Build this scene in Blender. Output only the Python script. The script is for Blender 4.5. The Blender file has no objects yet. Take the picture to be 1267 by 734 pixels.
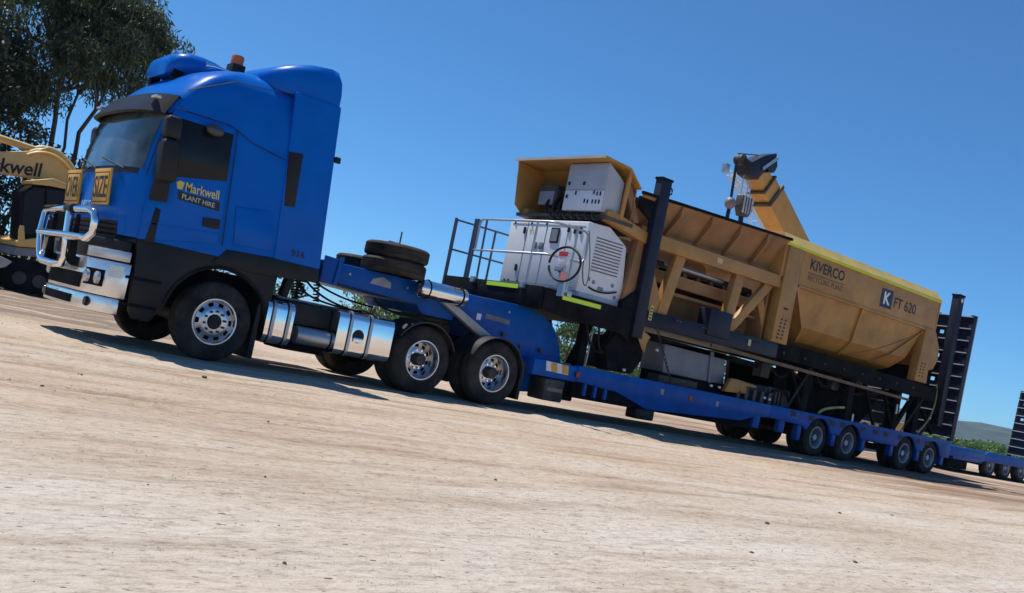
import bpy, bmesh, math, random
import numpy as np
from mathutils import Vector, Matrix, noise
R_ = math.radians
rng = random.Random(7)
sc = bpy.context.scene
COL = sc.collection

# ------------------------------------------------------------------ camera, sky, sun, exposure
# world: X runs along the truck towards its tail, Y away from the road side, Z up (metres)
CAMPOS = Vector((-5.1119, -11.9373, 0.8429))
CR = ((0.75225683, -0.62808529, 0.19904403),      # right
      (0.18979545, -0.08272181, -0.97833266),     # down
      (0.63094163, 0.77373508, 0.05697969))       # forward
FPX, PW, PH = 1230.0, 1267.0, 734.0
cam = bpy.data.cameras.new('camera'); camo = bpy.data.objects.new('camera', cam); COL.objects.link(camo)
r, d, f = Vector(CR[0]), Vector(CR[1]), Vector(CR[2])
m = Matrix((r, -d, -f)).transposed().to_4x4(); m.translation = CAMPOS
camo.matrix_world = m
cam.sensor_width = 36.0; cam.lens = FPX / PW * 36.0; cam.clip_start = 0.1; cam.clip_end = 9000
sc.camera = camo
SUN = Vector((-0.16, 0.44, 1.0)).normalized()
elev = math.asin(SUN.z); azim = math.atan2(SUN.x, SUN.y)
w = bpy.data.worlds.new('World'); sc.world = w; w.use_nodes = True
nt = w.node_tree; bg = nt.nodes['Background']
sky = nt.nodes.new('ShaderNodeTexSky'); sky.sky_type = 'NISHITA'; sky.sun_disc = False
sky.sun_elevation = elev; sky.sun_rotation = azim
sky.air_density = 0.7; sky.dust_density = 0.0; sky.ozone_density = 10.0; sky.altitude = 20
tint = nt.nodes.new('ShaderNodeMixRGB'); tint.blend_type = 'MULTIPLY'; tint.inputs[0].default_value = 1.0; tint.inputs[2].default_value = (0.60, 1.03, 1.24, 1)   # the phone's cool white balance
gam = nt.nodes.new('ShaderNodeGamma'); gam.inputs[1].default_value = 0.85
nt.links.new(sky.outputs[0], gam.inputs[0]); nt.links.new(gam.outputs[0], tint.inputs[1]); nt.links.new(tint.outputs[0], bg.inputs[0]); bg.inputs[1].default_value = 0.128
sl = bpy.data.lights.new('sun', 'SUN'); so = bpy.data.objects.new('sun', sl); COL.objects.link(so)
sl.energy = 4.8; sl.angle = R_(0.53); sl.color = (1.0, 0.95, 0.87)
so.rotation_euler = SUN.to_track_quat('Z', 'Y').to_euler()
sc.view_settings.view_transform = 'Standard'; sc.view_settings.look = 'None'
sc.view_settings.exposure = 0.16; sc.view_settings.gamma = 1.0; sc.view_settings.use_curve_mapping = False

# ------------------------------------------------------------------ pixel -> place helpers
def _ray(px, py):
    a, b = px - PW/2, py - PH/2
    return r*a + d*b + f*FPX
def TY(px, py, Y):                      # point of the plane Y = const seen at that pixel -> (x, z)
    v = _ray(px, py); t = (Y - CAMPOS.y)/v.y; p = CAMPOS + v*t; return (p.x, p.z)
def TYs(Y, *pts): return [TY(a, b, Y) for a, b in pts]

# ------------------------------------------------------------------ materials
MATS = {}
def mat(name, rgb, rough=0.5, metal=0.0, coat=0.0, var=0.12, scale=3.0, bump=0.0, bscale=40.0, dust=0.0, dustc=(0.36, 0.29, 0.22),
        trans=0.0, spec=0.5, stretch=(1, 1, 1), emit=None):
    if name in MATS: return MATS[name]
    m = bpy.data.materials.new(name); m.use_nodes = True; n = m.node_tree.nodes; L = m.node_tree.links
    p = n['Principled BSDF']
    p.inputs['Roughness'].default_value = rough; p.inputs['Metallic'].default_value = metal
    p.inputs['Coat Weight'].default_value = coat; p.inputs['Coat Roughness'].default_value = 0.04
    p.inputs['Specular IOR Level'].default_value = spec
    p.inputs['Transmission Weight'].default_value = trans
    tc = n.new('ShaderNodeTexCoord'); mp = n.new('ShaderNodeMapping'); mp.inputs['Scale'].default_value = stretch
    L.new(tc.outputs['Object'], mp.inputs[0])
    nz = n.new('ShaderNodeTexNoise'); nz.inputs['Scale'].default_value = scale; nz.inputs['Detail'].default_value = 6
    L.new(mp.outputs[0], nz.inputs['Vector'])
    rp = n.new('ShaderNodeValToRGB')
    lo = tuple(c*(1-var) for c in rgb) + (1,); hi = tuple(min(1, c*(1+var)) for c in rgb) + (1,)
    rp.color_ramp.elements[0].position = 0.3; rp.color_ramp.elements[1].position = 0.7
    rp.color_ramp.elements[0].color = lo; rp.color_ramp.elements[1].color = hi
    L.new(nz.outputs['Fac'], rp.inputs[0]); out = rp.outputs[0]
    if dust > 0:
        n2 = n.new('ShaderNodeTexNoise'); n2.inputs['Scale'].default_value = 2.3; n2.inputs['Detail'].default_value = 9; n2.inputs['Roughness'].default_value = 0.7
        L.new(mp.outputs[0], n2.inputs['Vector'])
        r2 = n.new('ShaderNodeValToRGB'); r2.color_ramp.elements[0].position = 0.42; r2.color_ramp.elements[1].position = 0.75
        r2.color_ramp.elements[0].color = (0, 0, 0, 1); r2.color_ramp.elements[1].color = (dust, dust, dust, 1)
        L.new(n2.outputs['Fac'], r2.inputs[0])
        mx = n.new('ShaderNodeMixRGB'); mx.inputs[2].default_value = dustc + (1,)
        L.new(r2.outputs[0], mx.inputs[0]); L.new(out, mx.inputs[1]); out = mx.outputs[0]
        rr = n.new('ShaderNodeMapRange'); rr.inputs[3].default_value = rough; rr.inputs[4].default_value = min(1, rough+0.5)
        L.new(r2.outputs[0], rr.inputs[0]); L.new(rr.outputs[0], p.inputs['Roughness'])
        if metal > 0:
            rm = n.new('ShaderNodeMapRange'); rm.inputs[3].default_value = metal; rm.inputs[4].default_value = 0.0
            L.new(r2.outputs[0], rm.inputs[0]); L.new(rm.outputs[0], p.inputs['Metallic'])
    L.new(out, p.inputs['Base Color'])
    if bump > 0:
        n3 = n.new('ShaderNodeTexNoise'); n3.inputs['Scale'].default_value = bscale; n3.inputs['Detail'].default_value = 4
        L.new(mp.outputs[0], n3.inputs['Vector'])
        bp = n.new('ShaderNodeBump'); bp.inputs['Strength'].default_value = bump; bp.inputs['Distance'].default_value = 0.02
        L.new(n3.outputs['Fac'], bp.inputs['Height']); L.new(bp.outputs[0], p.inputs['Normal'])
    if emit: p.inputs['Emission Color'].default_value = emit + (1,); p.inputs['Emission Strength'].default_value = 1
    MATS[name] = m; return m

CABBLUE = mat('cab_blue_paint', (0.001, 0.115, 0.49), 0.32, coat=0.12, spec=0.06, var=0.08, bump=0.03, bscale=1.6)
TRBLUE = mat('trailer_blue_paint', (0.002, 0.085, 0.36), 0.42, coat=0.08, spec=0.10, var=0.2, dust=0.06, bump=0.05, bscale=9)
BLACKP = mat('black_plastic', (0.007, 0.007, 0.009), 0.55, var=0.3, dust=0.05, spec=0.35)
BLACKS = mat('black_steel', (0.008, 0.009, 0.013), 0.75, var=0.35, dust=0.05, spec=0.05, bump=0.05)
NAVYS = mat('navy_steel', (0.005, 0.009, 0.026), 0.5, var=0.3, dust=0.04, spec=0.3)
DARKG = mat('dark_grease_steel', (0.03, 0.027, 0.024), 0.6, var=0.5, dust=0.25)
RUBBER = mat('tyre_rubber', (0.011, 0.011, 0.012), 0.8, var=0.3, dust=0.2, spec=0.3, bump=0.15, bscale=60)
CHROME = mat('polished_alloy', (0.82, 0.82, 0.84), 0.07, 1.0, var=0.04, bump=0.015, bscale=5, dust=0.05)
BUMPERM = mat('polished_bumper', (0.82, 0.81, 0.79), 0.2, 0.92, var=0.1, bump=0.08, bscale=7, dust=0.45, dustc=(0.66, 0.60, 0.52))
RIMM = mat('rim_alloy', (0.60, 0.60, 0.63), 0.24, 1.0, var=0.12, dust=0.35, dustc=(0.16, 0.13, 0.10))
TRIM = mat('trailer_rim', (0.35, 0.36, 0.40), 0.4, 0.6, var=0.15, dust=0.4)
GALV = mat('galvanised_steel', (0.42, 0.43, 0.46), 0.42, 0.85, var=0.15)
OCHRE = mat('ochre_paint', (0.45, 0.222, 0.050), 0.5, var=0.16, scale=1.4, dust=0.55, dustc=(0.20, 0.125, 0.07), bump=0.05, bscale=6)
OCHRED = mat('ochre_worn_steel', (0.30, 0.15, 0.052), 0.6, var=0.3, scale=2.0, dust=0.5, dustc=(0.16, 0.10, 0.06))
RIMYEL = mat('yellow_rubber_lip', (0.62, 0.62, 0.02), 0.5, var=0.1)
CAPLIT = mat('rim_cap_sunlit', (0.66, 0.47, 0.12), 0.5, var=0.12, dust=0.2)  # machine ochre made brighter: sunlight on the rim cap put into its colour
WHITEP = mat('white_powder_coat', (0.74, 0.74, 0.76), 0.4, var=0.05, dust=0.12, dustc=(0.5, 0.45, 0.4))
GREYP = mat('cabinet_grey', (0.40, 0.42, 0.45), 0.4, var=0.06)
GREYD = mat('grey_tank_steel', (0.20, 0.215, 0.25), 0.5, var=0.12, dust=0.2)
GLASS = mat('dark_glass', (0.010, 0.012, 0.015), 0.08, var=0.2, spec=0.22)
GLASSW = mat('windscreen_glass', (0.060, 0.075, 0.070), 0.05, var=0.8, scale=2.5, spec=0.5, coat=.3)
GLASSX = mat('dull_dark_glass', (0.012, 0.013, 0.014), 0.35, var=0.4, spec=0.25)
LAMP = mat('lamp_lens', (0.55, 0.55, 0.55), 0.12, 0.4, var=0.2)
AMBER = mat('amber_lens', (0.75, 0.20, 0.05), 0.2, var=0.1, trans=0.3)
REDL = mat('red_lens', (0.35, 0.02, 0.02), 0.3)
REDP = mat('red_paint', (0.50, 0.03, 0.03), 0.4)
SIGNY = mat('sign_yellow', (0.72, 0.36, 0.03), 0.5, var=0.12, dust=0.15)
INK = mat('ink_black', (0.012, 0.012, 0.016), 0.6, var=0.1)
INKNAVY = mat('ink_navy', (0.012, 0.018, 0.05), 0.5, var=0.1)
DECALY = mat('decal_yellow', (0.70, 0.55, 0.10), 0.5, var=0.1)
DECALW = mat('decal_white', (0.75, 0.75, 0.75), 0.5, var=0.05)
HIVIS = mat('hi_vis_tape', (0.62, 0.85, 0.02), 0.35, var=0.06)
EXCY = mat('excavator_cream_yellow', (0.68, 0.43, 0.13), 0.45, var=0.12, dust=0.25)
CRANEY = mat('crane_orange', (0.66, 0.30, 0.045), 0.45, var=0.12, dust=0.2)
LATW = mat('lattice_grey_paint', (0.62, 0.64, 0.66), 0.5)
WOOD = mat('dunnage_timber', (0.30, 0.20, 0.11), 0.8, var=0.3, stretch=(1, 8, 8), dust=0.2)
STONE = mat('stone', (0.10, 0.085, 0.072), 0.9, var=0.35, bump=0.4, bscale=25)
PEBBLE = mat('pebble', (0.36, 0.31, 0.26), 0.9, var=0.55, scale=45, bump=0.3, bscale=60)
BARK = mat('bark', (0.075, 0.062, 0.052), 0.9, var=0.4, bump=0.6, bscale=14, stretch=(1, 1, 0.25))
BARKP = mat('pale_bark', (0.34, 0.30, 0.26), 0.85, var=0.35, bump=0.4, bscale=10, stretch=(1, 1, 0.3))

def leafmat(name, rgb, var=0.45):
    m = bpy.data.materials.new(name); m.use_nodes = True; n = m.node_tree.nodes; L = m.node_tree.links
    p = n['Principled BSDF']; p.inputs['Roughness'].default_value = 0.55
    at = n.new('ShaderNodeAttribute'); at.attribute_name = 'tint'
    rp = n.new('ShaderNodeValToRGB')
    rp.color_ramp.elements[0].color = tuple(c*(1-var) for c in rgb) + (1,)
    rp.color_ramp.elements[1].color = tuple(c*(1+var) for c in rgb) + (1,)
    L.new(at.outputs['Fac'], rp.inputs[0]); L.new(rp.outputs[0], p.inputs['Base Color'])
    tr = n.new('ShaderNodeBsdfTranslucent'); L.new(rp.outputs[0], tr.inputs[0])
    mx = n.new('ShaderNodeMixShader'); mx.inputs[0].default_value = 0.28
    L.new(p.outputs[0], mx.inputs[1]); L.new(tr.outputs[0], mx.inputs[2])
    L.new(mx.outputs[0], n['Material Output'].inputs[0]); return m
LEAFG = leafmat('gum_leaves', (0.060, 0.088, 0.042), 0.65)
LEAFD = leafmat('dark_leaves', (0.030, 0.042, 0.022), 0.6)
LEAFB = leafmat('bright_leaves', (0.12, 0.20, 0.045))
LEAFM = leafmat('mid_leaves', (0.07, 0.12, 0.04))

# ------------------------------------------------------------------ mesh builder
def thing(name, label, cat, loc=(0, 0, 0), group=None):
    o = bpy.data.objects.new(name, None); COL.objects.link(o); o.location = loc; o.empty_display_size = 0.2
    o['label'] = label; o['category'] = cat
    if group: o['group'] = group
    return o
def root_loc(o):
    v = Vector((0, 0, 0))
    while o is not None: v = v + o.location; o = o.parent
    return v
def lerp(a, b, t): return a + (b-a)*t
class B:
    def __init__(s): s.v = []; s.f = []
    def add(s, vs, fs):
        k = len(s.v); s.v += [tuple(p) for p in vs]; s.f += [tuple(i+k for i in q) for q in fs]; return s
    def box(s, x0, x1, y0, y1, z0, z1):
        return s.add([(x0,y0,z0),(x1,y0,z0),(x1,y1,z0),(x0,y1,z0),(x0,y0,z1),(x1,y0,z1),(x1,y1,z1),(x0,y1,z1)],
                     [(0,3,2,1),(4,5,6,7),(0,1,5,4),(1,2,6,5),(2,3,7,6),(3,0,4,7)])
    def prism(s, pts, a, b, axis='y'):
        n = len(pts)
        mk = {'y': lambda p, t: (p[0], t, p[1]), 'x': lambda p, t: (t, p[0], p[1]), 'z': lambda p, t: (p[0], p[1], t)}[axis]
        vs = [mk(p, a) for p in pts] + [mk(p, b) for p in pts]
        return s.add(vs, [tuple(range(n)), tuple(range(2*n-1, n-1, -1))] + [(i, i+n, (i+1) % n + n, (i+1) % n) for i in range(n)])
    def bar(s, p, q, w, h=None, up=(0, 0, 1)):
        h = h or w; p, q = Vector(p), Vector(q); dd = (q-p).normalized(); u = Vector(up)
        if abs(dd.dot(u)) > 0.98: u = Vector((1, 0, 0))
        a = dd.cross(u).normalized()*w/2; b = a.cross(dd).normalized()*h/2
        vs = [p-a-b, p+a-b, p+a+b, p-a+b, q-a-b, q+a-b, q+a+b, q-a+b]
        return s.add(vs, [(0,1,2,3),(7,6,5,4),(0,4,5,1),(1,5,6,2),(2,6,7,3),(3,7,4,0)])
    def tube(s, path, rad, n=10, closed=False):
        pts = [Vector(p) for p in path]; N = len(pts); vs = []; prev = None
        rads = rad if isinstance(rad, (list, tuple)) else [rad]*N
        for i in range(N):
            a = pts[(i-1) % N] if (closed or i > 0) else pts[i]; b = pts[(i+1) % N] if (closed or i < N-1) else pts[i]
            t = (b-a).normalized()
            if prev is None:
                u = Vector((0, 0, 1)) if abs(t.z) < 0.9 else Vector((1, 0, 0)); e = t.cross(u).normalized()
            else:
                e = (prev - t*prev.dot(t)).normalized()
            prev = e; g = t.cross(e)
            for k in range(n):
                an = 2*math.pi*k/n; vs.append(pts[i] + (e*math.cos(an) + g*math.sin(an))*rads[i])
        fs = []
        for i in range(N if closed else N-1):
            j = (i+1) % N
            for k in range(n): fs.append((i*n+k, i*n+(k+1) % n, j*n+(k+1) % n, j*n+k))
        if not closed: fs += [tuple(range(n-1, -1, -1)), tuple((N-1)*n+k for k in range(n))]
        return s.add(vs, fs)
    def cyl(s, p, q, rad, n=20, r2=None): return s.tube([p, q], [rad, r2 if r2 is not None else rad], n)
    def lathe(s, prof, c, axis='y', n=40, cap=False):            # prof: (radius, offset along axis)
        vs = []; M = len(prof)
        for k in range(n):
            a = 2*math.pi*k/n; ca, sa = math.cos(a), math.sin(a)
            for rr, o in prof:
                vs.append({'y': (c[0]+rr*ca, c[1]+o, c[2]+rr*sa), 'z': (c[0]+rr*ca, c[1]+rr*sa, c[2]+o), 'x': (c[0]+o, c[1]+rr*ca, c[2]+rr*sa)}[axis])
        fs = [(k*M+i, k*M+i+1, ((k+1) % n)*M+i+1, ((k+1) % n)*M+i) for k in range(n) for i in range(M-1)]
        if cap: fs += [tuple(k*M for k in range(n)), tuple(k*M+M-1 for k in range(n-1, -1, -1))]
        return s.add(vs, fs)
    def sphere(s, c, rx, ry, rz, n=14, m=9):
        prof = []
        vs = []; 
        for i in range(m+1):
            ph = math.pi*i/m - math.pi/2
            for k in range(n):
                a = 2*math.pi*k/n; vs.append((c[0]+rx*math.cos(ph)*math.cos(a), c[1]+ry*math.cos(ph)*math.sin(a), c[2]+rz*math.sin(ph)))
        fs = [(i*n+k, i*n+(k+1) % n, (i+1)*n+(k+1) % n, (i+1)*n+k) for i in range(m) for k in range(n)]
        return s.add(vs, fs)
    def loft(s, rings, cap0=True, cap1=True, closed=True):
        n = len(rings[0]); vs = [p for q in rings for p in q]; fs = []
        for i in range(len(rings)-1):
            for k in range(n if closed else n-1): fs.append((i*n+k, i*n+(k+1) % n, (i+1)*n+(k+1) % n, (i+1)*n+k))
        if cap0: fs.append(tuple(range(n-1, -1, -1)))
        if cap1: fs.append(tuple((len(rings)-1)*n+k for k in range(n)))
        return s.add(vs, fs)
    def map(s, fn): s.v = [tuple(fn(*p)) for p in s.v]; return s
    def build(s, name, material, parent=None, bevel=0.0, seg=2, smooth=None, label=None, kind=None):
        off = root_loc(parent) if parent is not None else Vector((0, 0, 0))
        me = bpy.data.meshes.new(name); bm = bmesh.new()
        vv = [bm.verts.new((p[0]-off.x, p[1]-off.y, p[2]-off.z)) for p in s.v]
        for q in s.f:
            try: bm.faces.new([vv[i] for i in q])
            except ValueError: pass
        bmesh.ops.remove_doubles(bm, verts=bm.verts, dist=1e-6)
        bmesh.ops.recalc_face_normals(bm, faces=bm.faces)
        if bevel > 0:
            es = [e for e in bm.edges if len(e.link_faces) == 2 and e.calc_face_angle(0) > 0.5]
            bmesh.ops.bevel(bm, geom=es, offset=bevel, segments=seg, affect='EDGES', profile=0.5, clamp_overlap=True)
        bm.to_mesh(me); bm.free()
        if smooth is not None or bevel > 0:
            me.polygons.foreach_set('use_smooth', [True]*len(me.polygons))
            me.set_sharp_from_angle(angle=R_(smooth if smooth else 35))
        me.materials.append(material)
        o = bpy.data.objects.new(name, me); COL.objects.link(o)
        if parent is not None: o.parent = parent
        if label: o['label'] = label
        if kind: o['kind'] = kind
        return o
def tag(o, label, cat, group=None):
    o['label'] = label; o['category'] = cat
    if group: o['group'] = group
    return o
def copy_tree(o, off, parent=None):
    c = o.copy(); COL.objects.link(c); c.parent = parent
    if parent is None or off is not None and o.parent is None: c.location = Vector(o.location) + Vector(off)
    for ch in list(o.children): copy_tree(ch, None, c) if ch.name not in () else None
    return c
def lettering(txt, origin, xdir, ydir, width, height, material, parent, name='lettering', bold=0.0, depth=0.003, spacing=1.0):
    cu = bpy.data.curves.new('txt', 'FONT'); cu.body = txt; cu.size = 1; cu.extrude = 0.0; cu.offset = bold; cu.resolution_u = 3; cu.space_character = spacing
    t = bpy.data.objects.new('txt', cu); COL.objects.link(t)
    bpy.context.view_layer.update()
    me = bpy.data.meshes.new_from_object(t.evaluated_get(bpy.context.evaluated_depsgraph_get()))
    co = np.array([v.co[:] for v in me.vertices])
    lo, hi = co.min(0), co.max(0)
    X, Y, O = np.array(xdir, float), np.array(ydir, float), np.array(origin, float)
    nrm = np.cross(X, Y); off = np.array(root_loc(parent))
    u = (co[:, 0]-lo[0])/(hi[0]-lo[0])*width; v = (co[:, 1]-lo[1])/(hi[1]-lo[1])*height
    P = O + u[:, None]*X + v[:, None]*Y + nrm*depth - off
    for i, vt in enumerate(me.vertices): vt.co = P[i]
    me.update()
    me.materials.clear(); me.materials.append(material); me.name = name
    o = bpy.data.objects.new(name, me); COL.objects.link(o); o.parent = parent
    bpy.data.objects.remove(t); bpy.data.curves.remove(cu)
    return o
def structure(o): o['kind'] = 'structure'; return o

# ------------------------------------------------------------------ ground
def ground():
    def axis(lo, hi, c, fine, half):
        out = []; x = c
        def go(sgn, lim):
            res = []; p = c; st = fine
            while (p < lim) if sgn > 0 else (p > lim):
                if abs(p-c) > half: st *= 1.16
                p += sgn*st; res.append(p)
            return res
        return sorted(go(-1, lo) + [c] + go(1, hi))
    rut = []
    xs = axis(-900, 6000, 1.0, 0.16, 12.0); ys = axis(-300, 6000, -4.5, 0.045, 6.0)
    RUT = [(-.75, .10, .016), (-1.05, .08, .012), (-1.9, .12, .014), (-2.3, .10, .016), (-3.1, .09, .010), (-3.5, .13, .014), (-4.4, .10, .012), (-4.85, .10, .010), (-6.1, .12, .010), (-6.6, .10, .008), (-7.6, .12, .008)]
    nx, ny = len(xs), len(ys)
    co = np.zeros((nx*ny, 3), np.float32); k = 0
    for j, y in enumerate(ys):
        for i, x in enumerate(xs):
            z = 0.0; rt = 0.0
            if abs(x) < 60 and abs(y) < 40:
                z = 0.020*noise.noise((x*0.35, y*0.9, 1.0)) + 0.010*noise.noise((x*1.3, y*2.6, 4.0)) + 0.006*noise.noise((x*4.0, y*5.0, 9.0))
                u = min(1, max(0, (y-2.4)/1.5))*min(1, max(0, (12-abs(x+6))/5))     # churned earth beyond the truck's nose
                z += u*(0.05*noise.noise((x*0.5, y*2.2, 7.0)) + 0.03*noise.noise((x*2.0, y*4.2, 2.0)))
                if -9 < y < -.4:
                    for i_, (y0, wd, dp) in enumerate(RUT):
                        yy = y0 + .22*noise.noise((x*.11, i_*3.7, 0)) + (x-3)*(.035 if i_ % 3 == 0 else -.02); q = (y-yy)/wd
                        if abs(q) < 3: rt += math.exp(-q*q)*max(0, .35 + noise.noise((x*.35, i_*4.1, 8)) + .4*noise.noise((x*3, y*8, 1)))
                        if abs(q) < 3: z += dp*(.6+.8*noise.noise((x*.5, i_*2.2, 5)))*(.55*math.exp(-((abs(q)-1.5)/.5)**2) - math.exp(-q*q)) + .3*dp*math.exp(-q*q)*noise.noise((x*5, y*9, 2))
                    for i_, (y0, cv) in enumerate(((-2.6, .016), (-3.05, .0165), (-5.2, .011), (-5.65, .0115), (-1.5, -.02), (-1.95, -.0205))):   # turning marks
                        q = (y - y0 - cv*(x-4)**2 - .06*noise.noise((x*.3, i_, 2)))/.11
                        if abs(q) < 3: rt += .8*math.exp(-q*q)*max(0, .3 + noise.noise((x*.4, i_*5, 3)) + .5*noise.noise((x*4, y*9, 6))); z -= .006*math.exp(-q*q)
                if -0.4 < y < 3.0 and -1 < x < 32: z = min(z, 0.004)*0.4
            co[k] = (x, y, z); rut.append(rt); k += 1
    fs = [(j*nx+i, j*nx+i+1, (j+1)*nx+i+1, (j+1)*nx+i) for j in range(ny-1) for i in range(nx-1)]
    me = bpy.data.meshes.new('ground'); me.from_pydata(co.tolist(), [], fs); me.polygons.foreach_set('use_smooth', [True]*len(fs))
    o = structure(bpy.data.objects.new('ground', me)); COL.objects.link(o)
    at = me.attributes.new('rut', 'FLOAT', 'POINT'); at.data.foreach_set('value', np.clip(np.array(rut, np.float32), 0, 1))
    m = bpy.data.materials.new('dirt_yard'); m.use_nodes = True; n = m.node_tree.nodes; L = m.node_tree.links
    p = n['Principled BSDF']; p.inputs['Roughness'].default_value = 0.95; p.inputs['Specular IOR Level'].default_value = 0.2
    geo = n.new('ShaderNodeNewGeometry')
    def tex(scale, st, det=8, rgh=0.6):
        mp = n.new('ShaderNodeMapping'); mp.inputs['Scale'].default_value = st; L.new(geo.outputs['Position'], mp.inputs[0])
        t = n.new('ShaderNodeTexNoise'); t.inputs['Scale'].default_value = scale; t.inputs['Detail'].default_value = det; t.inputs['Roughness'].default_value = rgh
        L.new(mp.outputs[0], t.inputs['Vector']); return t.outputs['Fac']
    def ramp(x, *st):
        q = n.new('ShaderNodeValToRGB'); e = q.color_ramp.elements
        e[0].position, e[0].color = st[0][0], st[0][1] + (1,); e[1].position, e[1].color = st[-1][0], st[-1][1] + (1,)
        for s_ in st[1:-1]: z = e.new(s_[0]); z.color = s_[1] + (1,)
        L.new(x, q.inputs[0]); return q.outputs[0]
    def mix(fac, a, b, mode='MIX'):
        q = n.new('ShaderNodeMixRGB'); q.blend_type = mode
        if hasattr(fac, 'node'): L.new(fac, q.inputs[0])
        else: q.inputs[0].default_value = fac
        for s_, i in ((a, 1), (b, 2)):
            if hasattr(s_, 'node'): L.new(s_, q.inputs[i])
            else: q.inputs[i].default_value = s_ + (1,)
        return q.outputs[0]
    def mul2(a, b):
        mm = n.new('ShaderNodeMath'); mm.operation = 'MULTIPLY'; L.new(a, mm.inputs[0]); L.new(b, mm.inputs[1]); return mm.outputs[0]
    base = ramp(tex(0.25, (1, 1.6, 1)), (0.30, (0.46, 0.37, 0.285)), (0.5, (0.555, 0.475, 0.39)), (0.72, (0.61, 0.56, 0.50)))
    streak = ramp(tex(1.6, (0.30, 2.4, 1), 11, 0.72), (0.34, (0.58, 0.48, 0.40)), (0.50, (1, 1, 1)), (0.8, (1.0, 0.98, 0.96)))
    c = mix(0.6, base, streak, 'MULTIPLY')
    fine = ramp(tex(14, (0.6, 1.4, 1), 10, 0.8), (0.30, (0.42, 0.37, 0.33)), (0.5, (0.95, 0.95, 0.95)), (0.70, (1.18, 1.18, 1.18)))
    c = mix(0.9, c, fine, 'MULTIPLY')
    speck = ramp(tex(30, (0.7, 1.2, 1), 4, 0.65), (0.30, (0.28, 0.24, 0.20)), (0.40, (1, 1, 1)), (1.0, (1, 1, 1)))
    c = mix(0.85, c, speck, 'MULTIPLY')
    scuff = ramp(tex(3.2, (0.45, 2.6, 1), 8, 0.7), (0.30, (0.55, 0.47, 0.40)), (0.40, (1, 1, 1)), (1.0, (1, 1, 1)))
    c = mix(0.8, c, scuff, 'MULTIPLY')
    for vs_, rad, col_ in ((5.0, 0.055, (0.16, 0.12, 0.09)), (13.0, 0.10, (0.26, 0.21, 0.17))):
        mp = n.new('ShaderNodeMapping'); mp.inputs['Scale'].default_value = (0.55, 1, 1); L.new(geo.outputs['Position'], mp.inputs[0])
        vo = n.new('ShaderNodeTexVoronoi'); vo.voronoi_dimensions = '2D'; vo.inputs['Scale'].default_value = vs_; L.new(mp.outputs[0], vo.inputs['Vector'])
        c2 = n.new('ShaderNodeSeparateXYZ'); L.new(vo.outputs['Color'], c2.inputs[0])
        th = n.new('ShaderNodeMath'); th.operation = 'MULTIPLY'; th.inputs[1].default_value = rad; L.new(c2.outputs[0], th.inputs[0])
        lt_ = n.new('ShaderNodeMath'); lt_.operation = 'LESS_THAN'; L.new(vo.outputs['Distance'], lt_.inputs[0]); L.new(th.outputs[0], lt_.inputs[1])
        gt_ = n.new('ShaderNodeMath'); gt_.operation = 'GREATER_THAN'; gt_.inputs[1].default_value = 0.55; L.new(c2.outputs[1], gt_.inputs[0])
        c = mix(mul2(lt_.outputs[0], gt_.outputs[0]), c, col_)
    sep = n.new('ShaderNodeSeparateXYZ'); L.new(geo.outputs['Position'], sep.inputs[0])
    # reddish damp wheel tracks beside the trailer, and churned mud past the nose of the truck
    def band(sock, a, b, cc, dd):
        q = n.new('ShaderNodeMapRange'); q.interpolation_type = 'SMOOTHSTEP'; q.inputs[1].default_value = a; q.inputs[2].default_value = b; L.new(sock, q.inputs[0])
        s_ = n.new('ShaderNodeMapRange'); s_.interpolation_type = 'SMOOTHSTEP'; s_.inputs[1].default_value = cc; s_.inputs[2].default_value = dd; s_.inputs[3].default_value = 1; s_.inputs[4].default_value = 0; L.new(sock, s_.inputs[0])
        mm = n.new('ShaderNodeMath'); mm.operation = 'MULTIPLY'; L.new(q.outputs[0], mm.inputs[0]); L.new(s_.outputs[0], mm.inputs[1]); return mm.outputs[0]
    def mul(a, b):
        mm = n.new('ShaderNodeMath'); mm.operation = 'MULTIPLY'; L.new(a, mm.inputs[0]); L.new(b, mm.inputs[1]); return mm.outputs[0]
    tan = mul(band(sep.outputs[1], -8.5, -4.0, 30, 40), ramp(tex(0.5, (0.35, 1.6, 1), 6), (0.25, (0.25, 0.25, 0.25)), (0.6, (1, 1, 1))))
    tn = n.new('ShaderNodeMath'); tn.operation = 'MULTIPLY'; tn.inputs[1].default_value = 0.6; L.new(tan, tn.inputs[0])
    c = mix(tn.outputs[0], c, mix(1.0, c, (0.95, 0.82, 0.67), 'MULTIPLY'))
    damp = mul(mul(band(sep.outputs[0], 6, 15, 40, 60), band(sep.outputs[1], -6.5, -2.8, 5, 9)), ramp(tex(0.7, (0.12, 2.2, 1), 7), (0.36, (0, 0, 0)), (0.54, (1, 1, 1))))
    c = mix(damp, c, (0.24, 0.155, 0.105))
    mud = mul(mul(band(sep.outputs[0], -40, -9, 0.5, 4), band(sep.outputs[1], 1.6, 4.0, 30, 40)), ramp(tex(0.9, (0.4, 2.0, 1), 9), (0.33, (0.0, 0.0, 0.0)), (0.52, (0.9, 0.9, 0.9))))
    c = mix(mud, c, (0.20, 0.145, 0.105))
    ln_ = mul(mul(band(sep.outputs[0], -30, -10, 40, 60), band(sep.outputs[1], -9, -1.0, -.4, 0.2)), ramp(tex(0.55, (0.05, 3.4, 1), 5, 0.5), (0.60, (0, 0, 0)), (0.64, (1, 1, 1)), (0.68, (0, 0, 0))))
    c = mix(ln_, c, (0.22, 0.17, 0.13))
    ra = n.new('ShaderNodeAttribute'); ra.attribute_name = 'rut'; rm = n.new('ShaderNodeMath'); rm.operation = 'MULTIPLY'; rm.inputs[1].default_value = 0.75; L.new(ra.outputs['Fac'], rm.inputs[0])
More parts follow.
